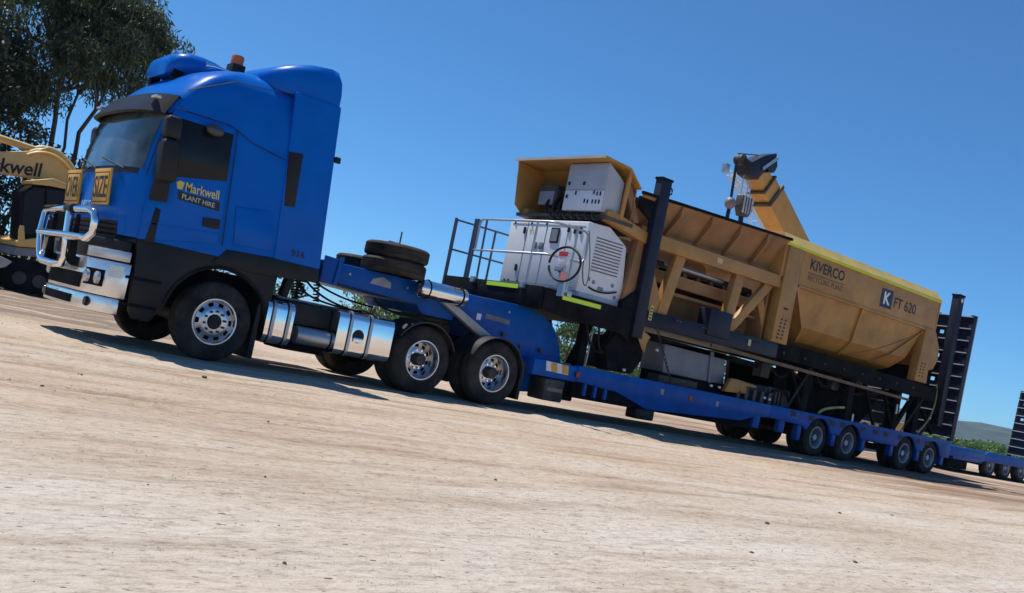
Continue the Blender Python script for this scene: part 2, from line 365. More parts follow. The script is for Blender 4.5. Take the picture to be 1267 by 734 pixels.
    c = mix(rm.outputs[0], c, mix(1.0, c, (0.62, 0.52, 0.43), 'MULTIPLY'))
    far = band(sep.outputs[1], 30, 42, 7000, 8000)
    c = mix(far, c, (0.10, 0.13, 0.045))
    L.new(c, p.inputs['Base Color'])
    bh = n.new('ShaderNodeMath'); bh.operation = 'ADD'; L.new(tex(7, (0.6, 1.6, 1), 10, 0.7), bh.inputs[0]); L.new(tex(40, (1, 1, 1), 5, 0.7), bh.inputs[1])
    bp = n.new('ShaderNodeBump'); bp.inputs['Strength'].default_value = 0.6; bp.inputs['Distance'].default_value = 0.03
    L.new(bh.outputs[0], bp.inputs['Height']); L.new(bp.outputs[0], p.inputs['Normal'])
    me.materials.append(m)
ground()

# hills on the horizon
def hills():
    vs, fs = [], []; nu, nv = 60, 14
    for i in range(nu+1):
        u = i/nu; x = lerp(700, 3300, u); y0 = lerp(1000, 420, u)
        for j in range(nv+1):
            v = j/nv; s_ = math.sin(math.pi*v)
            hgt = 30*math.exp(-((x-1500)/330)**2) + 24*math.exp(-((x-1790)/130)**2) + 16*math.exp(-((x-2150)/200)**2) + 10*math.exp(-((x-2700)/300)**2) + 14*math.exp(-((x-1000)/260)**2)
            hgt *= 1 + 0.28*noise.noise((x*0.008, v*3, 3)) + 0.12*noise.noise((x*0.03, v*8, 5))
            vs.append((x + 150*v, y0 + 500*(v-0.5), -1 + 1.3*hgt*s_**0.8))
    for i in range(nu):
        for j in range(nv): a = i*(nv+1)+j; fs.append((a, a+nv+1, a+nv+2, a+1))
    b = B(); b.add(vs, fs)
    structure(b.build('hills', mat('hill_forest', (0.030, 0.055, 0.045), 0.95, var=0.6, scale=0.03, bump=1.0, bscale=0.08), smooth=60))
hills()

# ------------------------------------------------------------------ foliage
def leaf_mesh(name, pts, size, material, parent, droop=0.5, seed=1, narrow=0.35):
    rs = np.random.RandomState(seed); N = len(pts); pts = np.asarray(pts, float) - np.array(root_loc(parent))
    dv = rs.normal(size=(N, 3)); dv[:, 2] -= droop*1.5; dv /= np.linalg.norm(dv, axis=1)[:, None]
    sd = np.cross(dv, rs.normal(size=(N, 3))); sd /= np.linalg.norm(sd, axis=1)[:, None]
    L = size*rs.uniform(0.6, 1.4, N)[:, None]; Wd = L*narrow
    v = np.empty((N, 4, 3)); v[:, 0] = pts; v[:, 1] = pts + dv*L*0.5 + sd*Wd*0.5; v[:, 2] = pts + dv*L; v[:, 3] = pts + dv*L*0.5 - sd*Wd*0.5
    me = bpy.data.meshes.new(name); me.vertices.add(4*N); me.vertices.foreach_set('co', v.reshape(-1).astype(np.float32))
    me.loops.add(4*N); me.loops.foreach_set('vertex_index', np.arange(4*N, dtype=np.int32))
    me.polygons.add(N); me.polygons.foreach_set('loop_start', np.arange(0, 4*N, 4, dtype=np.int32)); me.polygons.foreach_set('loop_total', np.full(N, 4, np.int32))
    me.update(calc_edges=True)
    a = me.attributes.new('tint', 'FLOAT', 'POINT'); a.data.foreach_set('value', np.repeat(rs.uniform(0, 1, N), 4).astype(np.float32))
    me.materials.append(material); o = bpy.data.objects.new(name, me); COL.objects.link(o); o.parent = parent; return o
def clump_points(centres, radii, per, seed, flat=0.7):
    rs = np.random.RandomState(seed); out = []
    for c, rr in zip(centres, radii):
        k = int(per*rr*rr); q = rs.normal(size=(k, 3)); q /= np.linalg.norm(q, axis=1)[:, None]
        q *= (rs.uniform(0, 1, k)**0.45)[:, None]*rr; q[:, 2] *= flat; out.append(np.array(c)+q)
    return np.concatenate(out)
def branch(b, p, dvec, length, rad, depth, tips, rs, spread=0.55, lift=0.15):
    pts = [Vector(p)]; dd = Vector(dvec).normalized(); n = 5
    for i in range(n):
        dd = (dd + Vector((rs.gauss(0, .10), rs.gauss(0, .10), rs.gauss(0.02, .06)))).normalized(); pts.append(pts[-1] + dd*length/n)
    b.tube(pts, [lerp(rad, rad*0.55, i/n) for i in range(n+1)], 7 if depth > 1 else 5)
    if depth <= 0: tips.append(pts[-1]); tips.append(pts[-2]); return
    for k in range(rs.choice((2, 3)) if depth > 1 else 3):
        nd = (dd + Vector((rs.gauss(0, spread), rs.gauss(0, spread), rs.gauss(lift, 0.3)))).normalized()
        branch(b, pts[-1] if k < 2 else pts[-2], nd, length*rs.uniform(.6, .85), rad*0.5, depth-1, tips, rs, spread, lift)

def big_gum():
    t = thing('gum_tree', 'tall dark gum tree with bare forked stems behind the excavator', 'tree', (2.4, 20, 0))
    rs = random.Random(3); b = B(); tips = []
    # three visible stems fanning out
    for base, top, rad in (((2.45, 20, 0), (2.25, 20, 6.6), .10), ((2.65, 20.1, 0), (3.35, 20, 6.4), .09), ((2.5, 19.9, 0), (2.8, 20.3, 6.8), .06), ((2.4, 20, 1.6), (1.6, 20.5, 4.6), .06)):
        p, q = Vector(base), Vector(top); pts = [p.lerp(q, i/8) + Vector((rs.gauss(0, .06), rs.gauss(0, .06), 0))*(i > 0) for i in range(9)]
        b.tube(pts, [lerp(rad, rad*0.6, i/8) for i in range(9)], 9)
        for k in range(4):
            nd = (q-p).normalized() + Vector((rs.gauss(0.1, .6), rs.gauss(0, .5), rs.gauss(.1, .3)))
            branch(b, pts[-1] if k < 2 else pts[-2], nd, rs.uniform(.9, 1.5), rad*0.55, 2, tips, rs)
    b.tube([(3.0, 20.0, 3.1), (3.3, 20.0, 3.6), (3.45, 20, 4.15)], [.07, .05, .04], 7)
    b.build('trunk', BARK, t, smooth=60)
    cs, rr = [], []
    for tp in tips:
        if tp.x < 5.0 and tp.z > 4.9: cs.append(tp); rr.append(rs.uniform(.35, .7))
    for k in range(62):                     # the crown goes on above and to the left of the stems
        a = rs.uniform(0, 1); c = Vector((rs.uniform(-3.5, 4.3), 20 + rs.gauss(0, 1.3), rs.uniform(6.9, 11)))
        cs.append(c); rr.append(rs.uniform(.5, 1.0))
    for px, py in ((205, 60), (190, 40), (195, 80), (175, 70), (160, 95), (185, 110), (150, 60), (130, 95), (120, 75), (140, 30), (185, 15), (165, 35), (100, 70), (80, 85), (60, 60), (110, 50), (178, 120), (172, 100), (155, 15), (130, 10), (90, 40)):
        x, z = TY(px, py, 20); cs.append(Vector((x, 20 + rs.gauss(0, .5), z))); rr.append(rs.uniform(.35, .65))
    pts = clump_points(cs, rr, 300, 5)
    sp = []                                 # drooping sprays hanging from the clumps
    for c, r_ in zip(cs, rr):
        for k in range(9):
            a = rs.uniform(0, 6.28); q = Vector(c) + Vector((math.cos(a), math.sin(a), 0))*r_*rs.uniform(.5, 1.15)
            for j in range(16): sp.append((q.x + rs.gauss(0, .05), q.y + rs.gauss(0, .05), q.z + .1 - .055*j*rs.uniform(.6, 1.3)))
    leaf_mesh('crown', np.concatenate([pts, np.array(sp)]), 0.20, LEAFG, t, droop=0.9, seed=4, narrow=0.22)
big_gum()

def leafy_tree(name, label, x, y, h, rad, zlow, material, seed, n=60, leaf=0.22, per=380, trunk=0.16, group=None, cat='tree', bark=None, squash=1.0):
    t = thing(name, label, cat, (x, y, 0), group); rs = random.Random(seed); b = B(); tips = []
    b.tube([(x, y, 0), (x + rs.gauss(0, .1), y, h*0.3), (x + rs.gauss(0, .2), y, h*0.6)], [trunk, trunk*0.8, trunk*0.5], 8)
    for k in range(6):
        branch(b, (x, y, h*rs.uniform(.2, .55)), (rs.gauss(0, 1), rs.gauss(0, 1), rs.uniform(.4, 1.2)), rad*rs.uniform(.5, .9), trunk*0.5, 1, tips, rs)
    b.build('trunk', bark or BARK, t, smooth=60)
    cs, rr = [], []
    for k in range(n):
        z = rs.uniform(zlow, h); u = (z-zlow)/(h-zlow); w_ = rad*math.sqrt(max(0.05, 1-(2*u-0.85)**2*0.75))
        a = rs.uniform(0, 2*math.pi); q = w_*math.sqrt(rs.uniform(0, 1))*rs.uniform(.8, 1.15)
        cs.append(Vector((x + q*math.cos(a), y + q*math.sin(a)*squash, z))); rr.append(rad*rs.uniform(.16, .34))
    leaf_mesh('crown', clump_points(cs, rr, per, seed+9), leaf, material, t, droop=0.35, seed=seed+2, narrow=0.45)
    return t
leafy_tree('dense_tree', 'dense dark tree rising straight behind the excavator boom', -0.9, 18.0, 7.0, 2.0, 0.3, LEAFD, 11, n=260, per=560, leaf=0.17)
leafy_tree('pale_gum_tree', 'gum tree with pale bare limbs beyond the excavator', -1.2, 22.5, 11.5, 3.2, 4.0, LEAFG, 12, n=80, bark=BARKP, per=200, trunk=.2)
leafy_tree('round_bush', 'dark bush between the excavator boom and the truck windscreen', 3.6, 20.5, 4.6, 1.25, 0.3, LEAFD, 14, n=60, per=420, leaf=0.15, cat='bush')
for i, (x, y, h, rd, mt) in enumerate(((1.2, 17.2, 4.3, 1.4, LEAFD), (-1.6, 16.8, 3.6, 1.6, LEAFD), (5.2, 18, 3.2, 1.6, LEAFD), (8.6, 23, 2.6, 1.6, LEAFM))):
    leafy_tree('hedge_bush', ('dark bush right behind the excavator cab', 'dark low bush behind the excavator boom tip', 'dark low bush hidden by the truck bumper', 'green bush behind the truck cab')[i], x, y, h, rd, 0.05, mt, 40+i, n=50, per=380, leaf=0.15, cat='bush', trunk=0.08)
sh = [(15.6, 22.0, 2.9, 1.5, LEAFB, 'bright green bush seen under the gooseneck by the fuel tank'),
      (18.0, 23.5, 2.4, 1.4, LEAFB, 'bright green bush seen above the drive wheels'),
      (13.3, 24.5, 1.9, 1.0, LEAFM, 'small green bush behind the air hoses'),
      (21.4, 22.5, 2.5, 1.5, LEAFM, 'green bush seen under the gooseneck ramp'),
      (23.2, 22.0, 3.3, 1.3, LEAFM, 'green tree seen under the generator platform'),
      (27.0, 22.6, 2.9, 1.5, LEAFM, 'green bush seen behind the platform legs'),
      (30.3, 24.5, 3.0, 1.7, LEAFM, 'green bush behind the black tower of the machine'),
      (25.2, 26.0, 2.5, 1.3, LEAFB, 'pale green bush seen between gooseneck and platform leg'),
      (33.5, 23.0, 2.6, 1.6, LEAFM, 'green bush seen past the grey tank'),
      (19.9, 26.0, 3.2, 1.5, LEAFB, 'bright green bush behind the gooseneck strut'),
      (39.6, 23.5, 3.3, 2.2, LEAFB, 'bright green bush beside the crane cab')]
for i, (x, y, h, rd, mt, lb) in enumerate(sh):
    leafy_tree('roadside_bush', lb, x, y, h, rd, 0.1, mt, 60+i, n=46, per=260, leaf=0.2, cat='bush', group='bushes along the far edge of the yard', trunk=0.07)
# far line of scrub by the hills
def scrub():
    rs = random.Random(5); cs, rr = [], []
    for k in range(420):
        u = rs.random(); x = lerp(60, 520, u**1.4); y = 38 + x*0.20 + rs.uniform(-6, 14); h = rs.uniform(.8, 2.7)
        if x > 240: h *= 1.2
        cs.append(Vector((x, y, h*0.5))); rr.append(h*0.8)
    e = thing('scrub', 'x', 'x')
    o = leaf_mesh('scrub', clump_points(cs, rr, 90, 6, flat=0.8), 0.55, LEAFB, e, droop=0.0, seed=3, narrow=0.6)
    o.parent = None; bpy.data.objects.remove(e); o.name = 'scrub'; o['kind'] = 'stuff'; o['label'] = 'band of bright green scrub at the foot of the hills'; o['category'] = 'scrub'
scrub()

# ------------------------------------------------------------------ wheels (local: outer face at y = 0, body towards +y)
WCACHE = {}
def wheel_meshes(kind):
    if kind in WCACHE: return WCACHE[kind]
    R, W, rr = {'steer': (.50, .30, .285), 'drive': (.50, .28, .285), 'trailer': (.40, .25, .225)}[kind]
    t = B(); wd = W
    prof = [(rr-.03, wd*.5), (rr-.01, .035), (rr+.012, .014), (rr+.05, .004), (lerp(rr, R, .55), 0), (R-.045, .010), (R-.016, .030), (R-.004, .052)]
    ng = 5
    for g in range(ng):
        y0 = .055 + (wd-.11)*g/ng; y1 = .055 + (wd-.11)*(g+1)/ng
        prof += [(R, y0+.004), (R, y1-.012)]
        if g < ng-1: prof += [(R-.014, y1-.009), (R-.014, y1-.001)]
    prof += [(R-.004, wd-.052), (R-.016, wd-.03), (R-.045, wd-.010), (lerp(rr, R, .55), wd), (rr+.05, wd-.004), (rr-.01, wd-.035), (rr-.03, wd*.5)]
    t.lathe(prof, (0, 0, 0), 'y', 64)
    rim = B(); n = 60
    rim.lathe([(rr-.005, .04), (rr+.012, .022), (rr+.006, .006), (rr-.010, .006), (rr-.020, .028), (rr-.03, .05)] +
              ([(rr-.035, .06)] if kind == 'steer' else [(rr-.04, .12), (rr-.055, .19)]), (0, 0, 0), 'y', n)
    yd = {'steer': .055, 'drive': .185, 'trailer': .16}[kind]; ro = rr-.033 if kind == 'steer' else rr-.05
    s = rr/.285; radii = [ro, ro-.012*s, ro-.058*s, ro-.075*s]
    ys = [yd+.005, yd-.008, yd-.022, yd-.034] if kind == 'steer' else [yd, yd-.004, yd-.010, yd-.016]
    vs = []; fs = []
    for k in range(n):
        a = 2*math.pi*k/n
        for q, yy in zip(radii, ys): vs.append((q*math.cos(a), yy, q*math.sin(a)))
    for k in range(n):
        for i in range(3):
            if i == 1 and k % 6 in (0, 1, 2): continue
            j = (k+1) % n; fs.append((k*4+i, k*4+i+1, j*4+i+1, j*4+i))
    rim.add(vs, fs)
    rin = radii[-1]; yi = ys[-1]
    rim.lathe([(rin, yi), (rin-.02*s, yi-.006), (.095*s, yi-.006), (.092*s, yi+.01)], (0, 0, 0), 'y', n)
    nuts = B(); drum = B(); hub = B()
    for k in range(10):
        a = 2*math.pi*(k+.5)/10; q = .135*s
        nuts.cyl((q*math.cos(a), yi-.004, q*math.sin(a)), (q*math.cos(a), yi-.040, q*math.sin(a)), .016*s, 6)
    drum.lathe([(0.0, yd+.035), (rr-.04, yd+.035), (rr-.04, W*.9)], (0, 0, 0), 'y', 32)
    yh = {'steer': -.005, 'drive': .035, 'trailer': .04}[kind]
    hub.lathe([(.090*s, yi+.01), (.088*s, yh+.02), (.078*s, yh), (.0, yh)], (0, 0, 0), 'y', 28)
    res = []
    for nm, b, m_, sm in (('wheel', rim, RIMM if kind != 'trailer' else TRIM, 30), ('tyre', t, RUBBER, 28), ('wheel_nuts', nuts, CHROME if kind == 'drive' else DARKG, 30), ('brake_drum', drum, BLACKS, 40),
                          ('hub', hub, {'steer': BLACKP, 'drive': DARKG, 'trailer': TRIM}[kind], 40)):
        o = b.build(nm, m_, smooth=sm); res.append((nm, o.data)); bpy.data.objects.remove(o)
    WCACHE[kind] = res; return res
def wheel(parent, kind, x, y, z, flip=False, spin=0.0):
    ms = wheel_meshes(kind); o = bpy.data.objects.new('wheel', ms[0][1]); COL.objects.link(o); o.parent = parent
    o.location = Vector((x, y, z)) - root_loc(parent); o.rotation_euler = (0, spin, math.pi if flip else 0)
    for nm, me in ms[1:]:
        c = bpy.data.objects.new(nm, me); COL.objects.link(c); c.parent = o
        if nm == 'wheel_nuts': c['kind'] = 'stuff'
    return o

# ------------------------------------------------------------------ prime mover
RK = 0.085                                  # the cab leans forward on its springs
def rake(x, y, z): return (x - RK*(z-2.4), y, z)
def U(px, py, Y=0.0):                       # pixel on the cab side -> un-raked cab coordinates
    x, z = TY(px, py, Y); return (x + 0.135*(z-2.4), z)
XF = [(1.22, -1.50), (1.66, -1.515), (2.02, -1.47), (2.40, -1.40), (2.71, -1.32), (2.95, -1.22), (3.08, -1.14), (3.20, -1.04), (3.32, -.92), (3.43, -.80), (3.53, -.66), (3.61, -.50), (3.67, -.36), (3.73, -.18), (3.77, -.02), (3.80, .15), (3.815, .30)]
HW = [(1.22, 1.24), (2.6, 1.24), (3.0, 1.225), (3.3, 1.19), (3.5, 1.12), (3.61, 1.03), (3.67, .95), (3.73, .82), (3.77, .68), (3.80, .50), (3.815, .34)]
def interp(tab, z):
    if z <= tab[0][0]: return tab[0][1]
    for (a, p), (b, q) in zip(tab, tab[1:]):
        if z <= b: return lerp(p, q, (z-a)/(b-a))
    return tab[-1][1]
YC = 1.25
def front(s, z, off=0.0):                   # s in -1..1 across the cab front
    w_ = interp(HW, z); xf = interp(XF, z); dep = 0.34
    return (xf + dep*(1-(1-min(1, abs(s))**2.7)**(1/2.7)) - off, YC + s*w_, z)
def build_truck():
    t = thing('prime_mover', 'blue cab-over truck tractor with chrome bull bar and oversize signs', 'truck', (0, YC, 0))
    # --- cab shell
    zs = [1.31, 1.45, 1.66, 1.85, 2.02, 2.2, 2.4, 2.55, 2.71, 2.83, 2.95, 3.02, 3.08, 3.14, 3.2, 3.26, 3.32, 3.38, 3.43, 3.48, 3.53, 3.57, 3.61, 3.64, 3.67, 3.70, 3.73, 3.75, 3.77, 3.785, 3.80, 3.815]
    rings = []
    for z in zs:
        ring = [front(math.sin(math.pi/2*u/18), z) for u in range(-18, 19)]
        w_ = interp(HW, z); ring += [(1.0, YC+w_, z), (1.0, YC-w_, z)]; rings.append(ring)
    cab = B().loft(rings).map(rake).build('cab', CABBLUE, t, smooth=40)
    # windscreen with its black surround, wipers
    def patch(s0, s1, z0, z1, off, ns=24, nz=8, zfun=None):
        b = B(); g = []
        for j in range(nz+1):
            z = lerp(z0, z1, j/nz); g.append([front(lerp(s0, s1, i/ns), z, off) for i in range(ns+1)])
        vs = [p for q in g for p in q]; b.add(vs, [(j*(ns+1)+i, j*(ns+1)+i+1, (j+1)*(ns+1)+i+1, (j+1)*(ns+1)+i) for j in range(nz) for i in range(ns)])
        return b.map(rake)
    patch(-.985, .985, 2.06, 3.02, .006).build('windscreen_surround', BLACKP, t, smooth=60)
    ws = patch(-.955, .955, 2.13, 2.97, .012).build('windscreen', GLASSW, t, smooth=60)
    for s0, s1 in ((-.75, -.15), (-.05, .55), (.2, .8)):
        b = B(); a_, c_ = front(s0, 2.10, .03), front(s1, 2.24, .03); b.tube([a_, c_], .010, 5); b.map(rake).build('wiper', BLACKP, t, smooth=60)
    # grille seams and lower dark apron at the front
    patch(-.80, .80, 1.24, 1.46, .010).build('grille', BLACKP, t, smooth=60)
    for z in (1.30, 1.36, 1.42):
        b = B(); b.tube([front(lerp(-.78, .78, i/16), z, .022) for i in range(17)], .012, 5); b.map(rake).build('grille_bar', BLACKS, t, smooth=60)
    # --- sun visor
    b = B(); up, lo, up2, lo2 = [], [], [], []
    for i in range(25):
        s_ = lerp(-.985, .985, i/24); p, q = front(s_, 3.10, .015), front(s_, 2.88, .0)
        e = 1-abs(s_)**4
        up.append(p); up[-1] = (p[0]-.06, p[1], p[2]); lo.append((q[0]-.10-.06*e, q[1], 2.84)); up2.append((p[0]+.01, p[1], p[2]-.06)); lo2.append((lo[-1][0]+.05, q[1], 2.825))
    b.loft([up, lo, lo2, up2, up], False, False, closed=False); 
    vis = b.map(rake).build('sun_visor', mat('smoked_visor', (0.012, 0.012, 0.014), .4, var=.3, spec=.35), t, smooth=50)
    for s_ in (-.88, .88):
        p = front(s_, 3.05, .19); B().box(p[0]-.01, p[0]+.06, p[1]-.10, p[1]+.10, 3.0, 3.035).map(rake).build('marker_lamp', LAMP, vis, bevel=.008)
    # --- door, windows on both sides
    for side in (0, 1):
        y0, y1 = (-.004, .03) if side == 0 else (2*YC-.03, 2*YC+.004)
        g0, g1 = (-.010, .02) if side == 0 else (2*YC-.02, 2*YC+.010)
        dp = [U(176, 297), U(182, 255), (-1.10, 2.35), (-1.02, 2.88), (-.24, 2.90), U(279, 260), U(273, 302)]
        dr = B().prism(dp, y0, y1).map(rake).build('door', CABBLUE, t, bevel=.006)
        wp = [(-1.06, 2.05), (-.86, 2.14), U(281, 225), U(287, 166), (-.96, 2.83), (-1.02, 2.5)]
        B().prism(wp, g0, g1).map(rake).build('window', GLASS, dr, bevel=.004)
        hp = [U(254, 270), U(275, 273), U(274, 285), U(254, 281)]
        B().prism(hp, y0-.022 if side == 0 else y1, y0 if side == 0 else y1+.022).map(rake).build('door_handle', BLACKP, dr, bevel=.008)
        B().prism([U(186, 276), U(276, 290), U(276, 291.6), U(186, 277.6)], y0-.006 if side == 0 else y1, y0+.002 if side == 0 else y1+.006).map(rake).build('swage_line', CABBLUE, dr)
        # sleeper panel with locker hatch
        B().prism([U(294, 256), U(338, 263), U(340, 312), U(293, 303)], y0-.004 if side == 0 else y1-.004, y0+.012 if side == 0 else y1).map(rake).build('locker_hatch', CABBLUE, t, bevel=.008, seg=2)
        # door/cab seams
        for pts in ([(-.205, 1.45), (-.20, 2.9)], [U(360, 117), U(330, 108), U(290, 99), U(230, 110)], [(.47, 2.72), (.0, 2.80), (-.3, 2.93), (-1.0, 2.93)]):
            ye = -.012 if side == 0 else 2*YC+.012
            zz = [(x, lerp(ye, YC, max(0, z-2.95)*0.14), z) for x, z in pts]
            B().tube(zz, .006, 4).map(rake).build('panel_seam', BLACKP, t)
        # side fairing behind the cab
        fp = [(.515, 1.44), (1.19, 1.44), (1.19, 3.62), (.515, 3.62)]
        sf = B().prism(fp, -.012 if side == 0 else 2*YC-.06, .06 if side == 0 else 2*YC+.012).map(rake).build('side_fairing', CABBLUE, t, bevel=.02, seg=3)
        B().prism([U(355, 187), U(373, 190), U(365, 257), U(352, 255)], -.022 if side == 0 else 2*YC, 0 if side == 0 else 2*YC+.022).map(rake).build('air_intake_vent', BLACKP, sf, bevel=.01)
        B().box(1.19, 1.27, -.04 if side == 0 else 2*YC-.02, .02 if side == 0 else 2*YC+.04, 2.88, 2.96).map(rake).build('side_lamp', BLACKP, sf, bevel=.01)
        # fairing skirt
        B().prism([(.30, 1.20), (1.19, 1.26), (1.19, 1.437), (.505, 1.452), (-.13, 1.42), (-.30, 1.22)], -.004 if side == 0 else 2*YC-.10, .10 if side == 0 else 2*YC+.004).map(rake).build('skirt', BLACKP, t, bevel=.01)
        # wheel arch / step panel, dark plastic
        arch = [(.66*math.cos(a), .50 + .66*math.sin(a)) for a in [R_(k) for k in range(172, 2, -8)]]
        pp = [(-1.14, 1.33), (-1.06, .44), (-1.0, .36), (-.80, .36)] + arch + [(.66, .5), (.72, 1.30), (.3, 1.47), (-.15, 1.455), (-.5, 1.40), (-.9, 1.34)]
        ar = B().prism(pp, .018 if side == 0 else 2*YC-.10, .10 if side == 0 else 2*YC-.018).build('wheel_arch', BLACKP, t, bevel=.012)
        B().tube([(.68*math.cos(R_(a)), .012 if side == 0 else 2*YC-.012, .50+.68*math.sin(R_(a))) for a in range(172, -4, -8)], .022, 6).build('arch_lip', BLACKP, ar, smooth=60)
        for z0 in (.50, .82):
            B().box(-1.18, -.76, -.012 if side == 0 else 2*YC-.05, .05 if side == 0 else 2*YC+.012, z0, z0+.035).build('step', BLACKS, ar, bevel=.008)
        B().prism([(.46, .12), (.66, .12), (.64, .85), (.50, .85)], .02 if side == 0 else 2*YC-.45, .45 if side == 0 else 2*YC-.02).map(lambda x, y, z: (lerp(.52, .60, (x-.46)/.2), y, z)).build('mudflap', BLACKP, t, bevel=.005)
        # mirrors
        mi = B()
        def hous(zlo, zhi, xa, xb, oy):
            ya, yb = (-.34+oy, -.06) if side == 0 else (2*YC+.06, 2*YC+.34-oy)
            return [[(x, y, z) for x, y in ((xa+.03*k, ya+.02*k), (xb-.03*k, ya+.02*k), (xb-.03*k, yb-.02*k), (xa+.03*k, yb-.02*k))] for z, k in ((zlo, 1), (zlo+.04, 0), (zhi-.05, 0), (zhi, 1))]
        mm = mi.loft(hous(2.02, 2.52, -1.19, -.98, .06)).map(rake).build('mirror', BLACKP, t, bevel=.02, seg=3)
        B().loft(hous(2.53, 2.80, -1.17, -.98, .10)).map(rake).build('upper_mirror', BLACKP, mm, bevel=.02, seg=3)
        B().prism([(-1.19, 1.78), (-.98, 1.80), (-.97, 2.4), (-1.14, 2.4)], -.07 if side == 0 else 2*YC+.03, -.03 if side == 0 else 2*YC+.07).map(rake).build('kerb_mirror', BLACKP, mm, bevel=.01)
        ye = -.05 if side == 0 else 2*YC+.05
        B().tube([(-1.05, YC-1.2 if side == 0 else YC+1.2, 2.80), (-1.06, ye, 2.78), (-1.06, ye, 1.85), (-1.05, YC-1.2 if side == 0 else YC+1.2, 1.82)], .018, 6).map(rake).build('mirror_arm', BLACKS, mm, smooth=60)
        # dark end of the front corner (bumper side)
        B().prism([(-1.17, 1.28), (-1.05, 1.30), (-1.02, 1.70), (-1.09, 1.72)], -.010 if side == 0 else 2*YC-.02, .02 if side == 0 else 2*YC+.010).map(rake).build('corner_vane', BLACKP, t, bevel=.01)
    # small mirror bracket over the near window
    B().sphere((-.52, -.08, 2.80), .12, .05, .07).map(rake).build('spot_mirror', mat('mirror_back_grey', (.05, .05, .055), .35), t, smooth=60)
    # --- roof spoiler
    rg = []
    for x, zt, hw in ((.10, 3.70, .70), (.16, 3.80, .86), (.35, 3.93, 1.04), (.55, 4.02, 1.13), (.80, 4.10, 1.18), (1.05, 4.135, 1.20), (1.15, 4.12, 1.195), (1.20, 4.06, 1.17)):
        rg.append([(x, YC + hw*c_, zb) for c_, zb in ((-1.0, 3.60), (-1.02, lerp(3.6, zt, .4)), (-1.0, lerp(3.6, zt, .75)), (-.94, lerp(3.6, zt, .93)), (-.8, lerp(3.6, zt, .985)), (-.4, zt+.01), (0, zt+.02), (.4, zt+.01), (.8, lerp(3.6, zt, .985)), (.94, lerp(3.6, zt, .93)), (1.0, lerp(3.6, zt, .75)), (1.02, lerp(3.6, zt, .4)), (1.0, 3.60))])
    B().loft(rg).map(rake).build('roof_spoiler', CABBLUE, t, smooth=42)
    # --- roof pod, horn, beacon, aerials
    rg = []
    for u, x in enumerate((-.98, -.95, -.87, -.74, -.57, -.40, -.28, -.22)):
        k = (0.35, .62, .85, 1, 1, .92, .78, .6)[u]; zb = lerp(3.47, 3.62, u/7); zt = zb + .10 + .24*k - .10*u/7; hw = .52*(.55+.45*k)
        rg.append([(x, YC+hw*c_, lerp(zb, zt, h_)) for c_, h_ in ((-.85, 0), (-1, .25), (-1, .6), (-.9, .86), (-.7, .97), (0, 1.02), (.7, .97), (.9, .86), (1, .6), (1, .25), (.85, 0))])
    pod = B().loft(rg).build('roof_pod', CABBLUE, t, smooth=50)
    for x in (-.85, -.25):
        for y in (.85, 1.65): B().box(x-.06, x+.06, y-.05, y+.05, 3.1, 3.66).build('pod_bracket', BLACKS, pod)
    horn = B().tube([(-.62, .58, 3.67), (-.52, .58, 3.69), (-.2, .58, 3.70), (-.05, .6, 3.70)], [.055, .028, .016, .02], 10).build('air_horn', CHROME, t, smooth=50)
    B().box(-.30, .02, .52, .72, 3.60, 3.68).build('horn_bracket', BLACKS, horn)
    bc = B().box(-.16, .02, .84, 1.06, 3.70, 3.90).build('beacon_base', BLACKP, t, bevel=.01)
    B().lathe([(.085, 0), (.085, .10), (.075, .125), (.0, .13)], (-.07, .95, 3.90), 'z', 20).build('beacon', AMBER, bc, smooth=40)
    for (px, py, q, Y) in ((140, 112, 150, 2.3), (228, 52, 75, .9)):
        x, z = TY(px, py, Y); x2, z2 = TY(px-2, q, Y); B().tube([(x2, Y, z2), (x, Y, z)], .006, 5).build('aerial', BLACKP, t)
    # --- signs OVER / SIZE
    for wd, yc in (('SIZE', .68), ('OVER', 1.88)):
        p = (-1.53, 0, 0); tilt = .0
        def sg(x, y, z): return (p[0] + x + tilt*-(y-yc)*2.0 - RK*(z-2.4), y, z)
        b = B().box(-.015, .012, yc-.31, yc+.31, 1.63, 2.07).map(sg).build('oversize_sign', SIGNY, t, bevel=.004)
        b['label'] = 'yellow sign plate reading ' + wd
        fr = B()
        for z in (1.655, 2.015): fr.box(-.019, -.015, yc-.29, yc+.29, z, z+.012)
        for y in (-.29, .278): fr.box(-.019, -.015, yc+y, yc+y+.012, 1.655, 2.027)
        fr.map(sg).build('sign_border', INK, b)
        o = lettering(wd, (0, 0, 0), (0, -1, 0), (0, 0, 1), 0.50, .27, INK, b, bold=.012, depth=.0)
        off = root_loc(t)
        for v in o.data.vertices:
            w3 = v.co + off; q = sg(-.021, w3.y + yc + .25, w3.z + 1.71); v.co = Vector(q) - off
    # bonnet badge
    o = lettering('IVECO', (0, 0, 0), (0, -1, 0), (0, 0, 1), .42, .085, CHROME, t, bold=.01, depth=0)
    off = root_loc(t)
    for v in o.data.vertices:
        w3 = v.co + off; yy = w3.y + 1.25 + .21; q = rake(*front((yy-YC)/1.24, w3.z+1.60, .008)); v.co = Vector(q) - off
    # --- bumper: plates with headlamps, lower spoiler
    def bf(s_, z, off=0.0, dep=.30):
        return (-1.54 + dep*abs(s_)**4.0 - off*(1-abs(s_)**8), YC + (1.225 + off*abs(s_)**8)*s_, z)
    def bpanel(s0, s1, z0, z1, off, th=.03, ns=16):
        b = B(); rgs = []
        for i in range(ns+1):
            s_ = lerp(s0, s1, i/ns); a_, c_, = bf(s_, z0, off), bf(s_, z1, off); rgs.append([a_, c_, (c_[0]+th, c_[1], c_[2]), (a_[0]+th, a_[1], a_[2])])
        return b.loft(rgs)
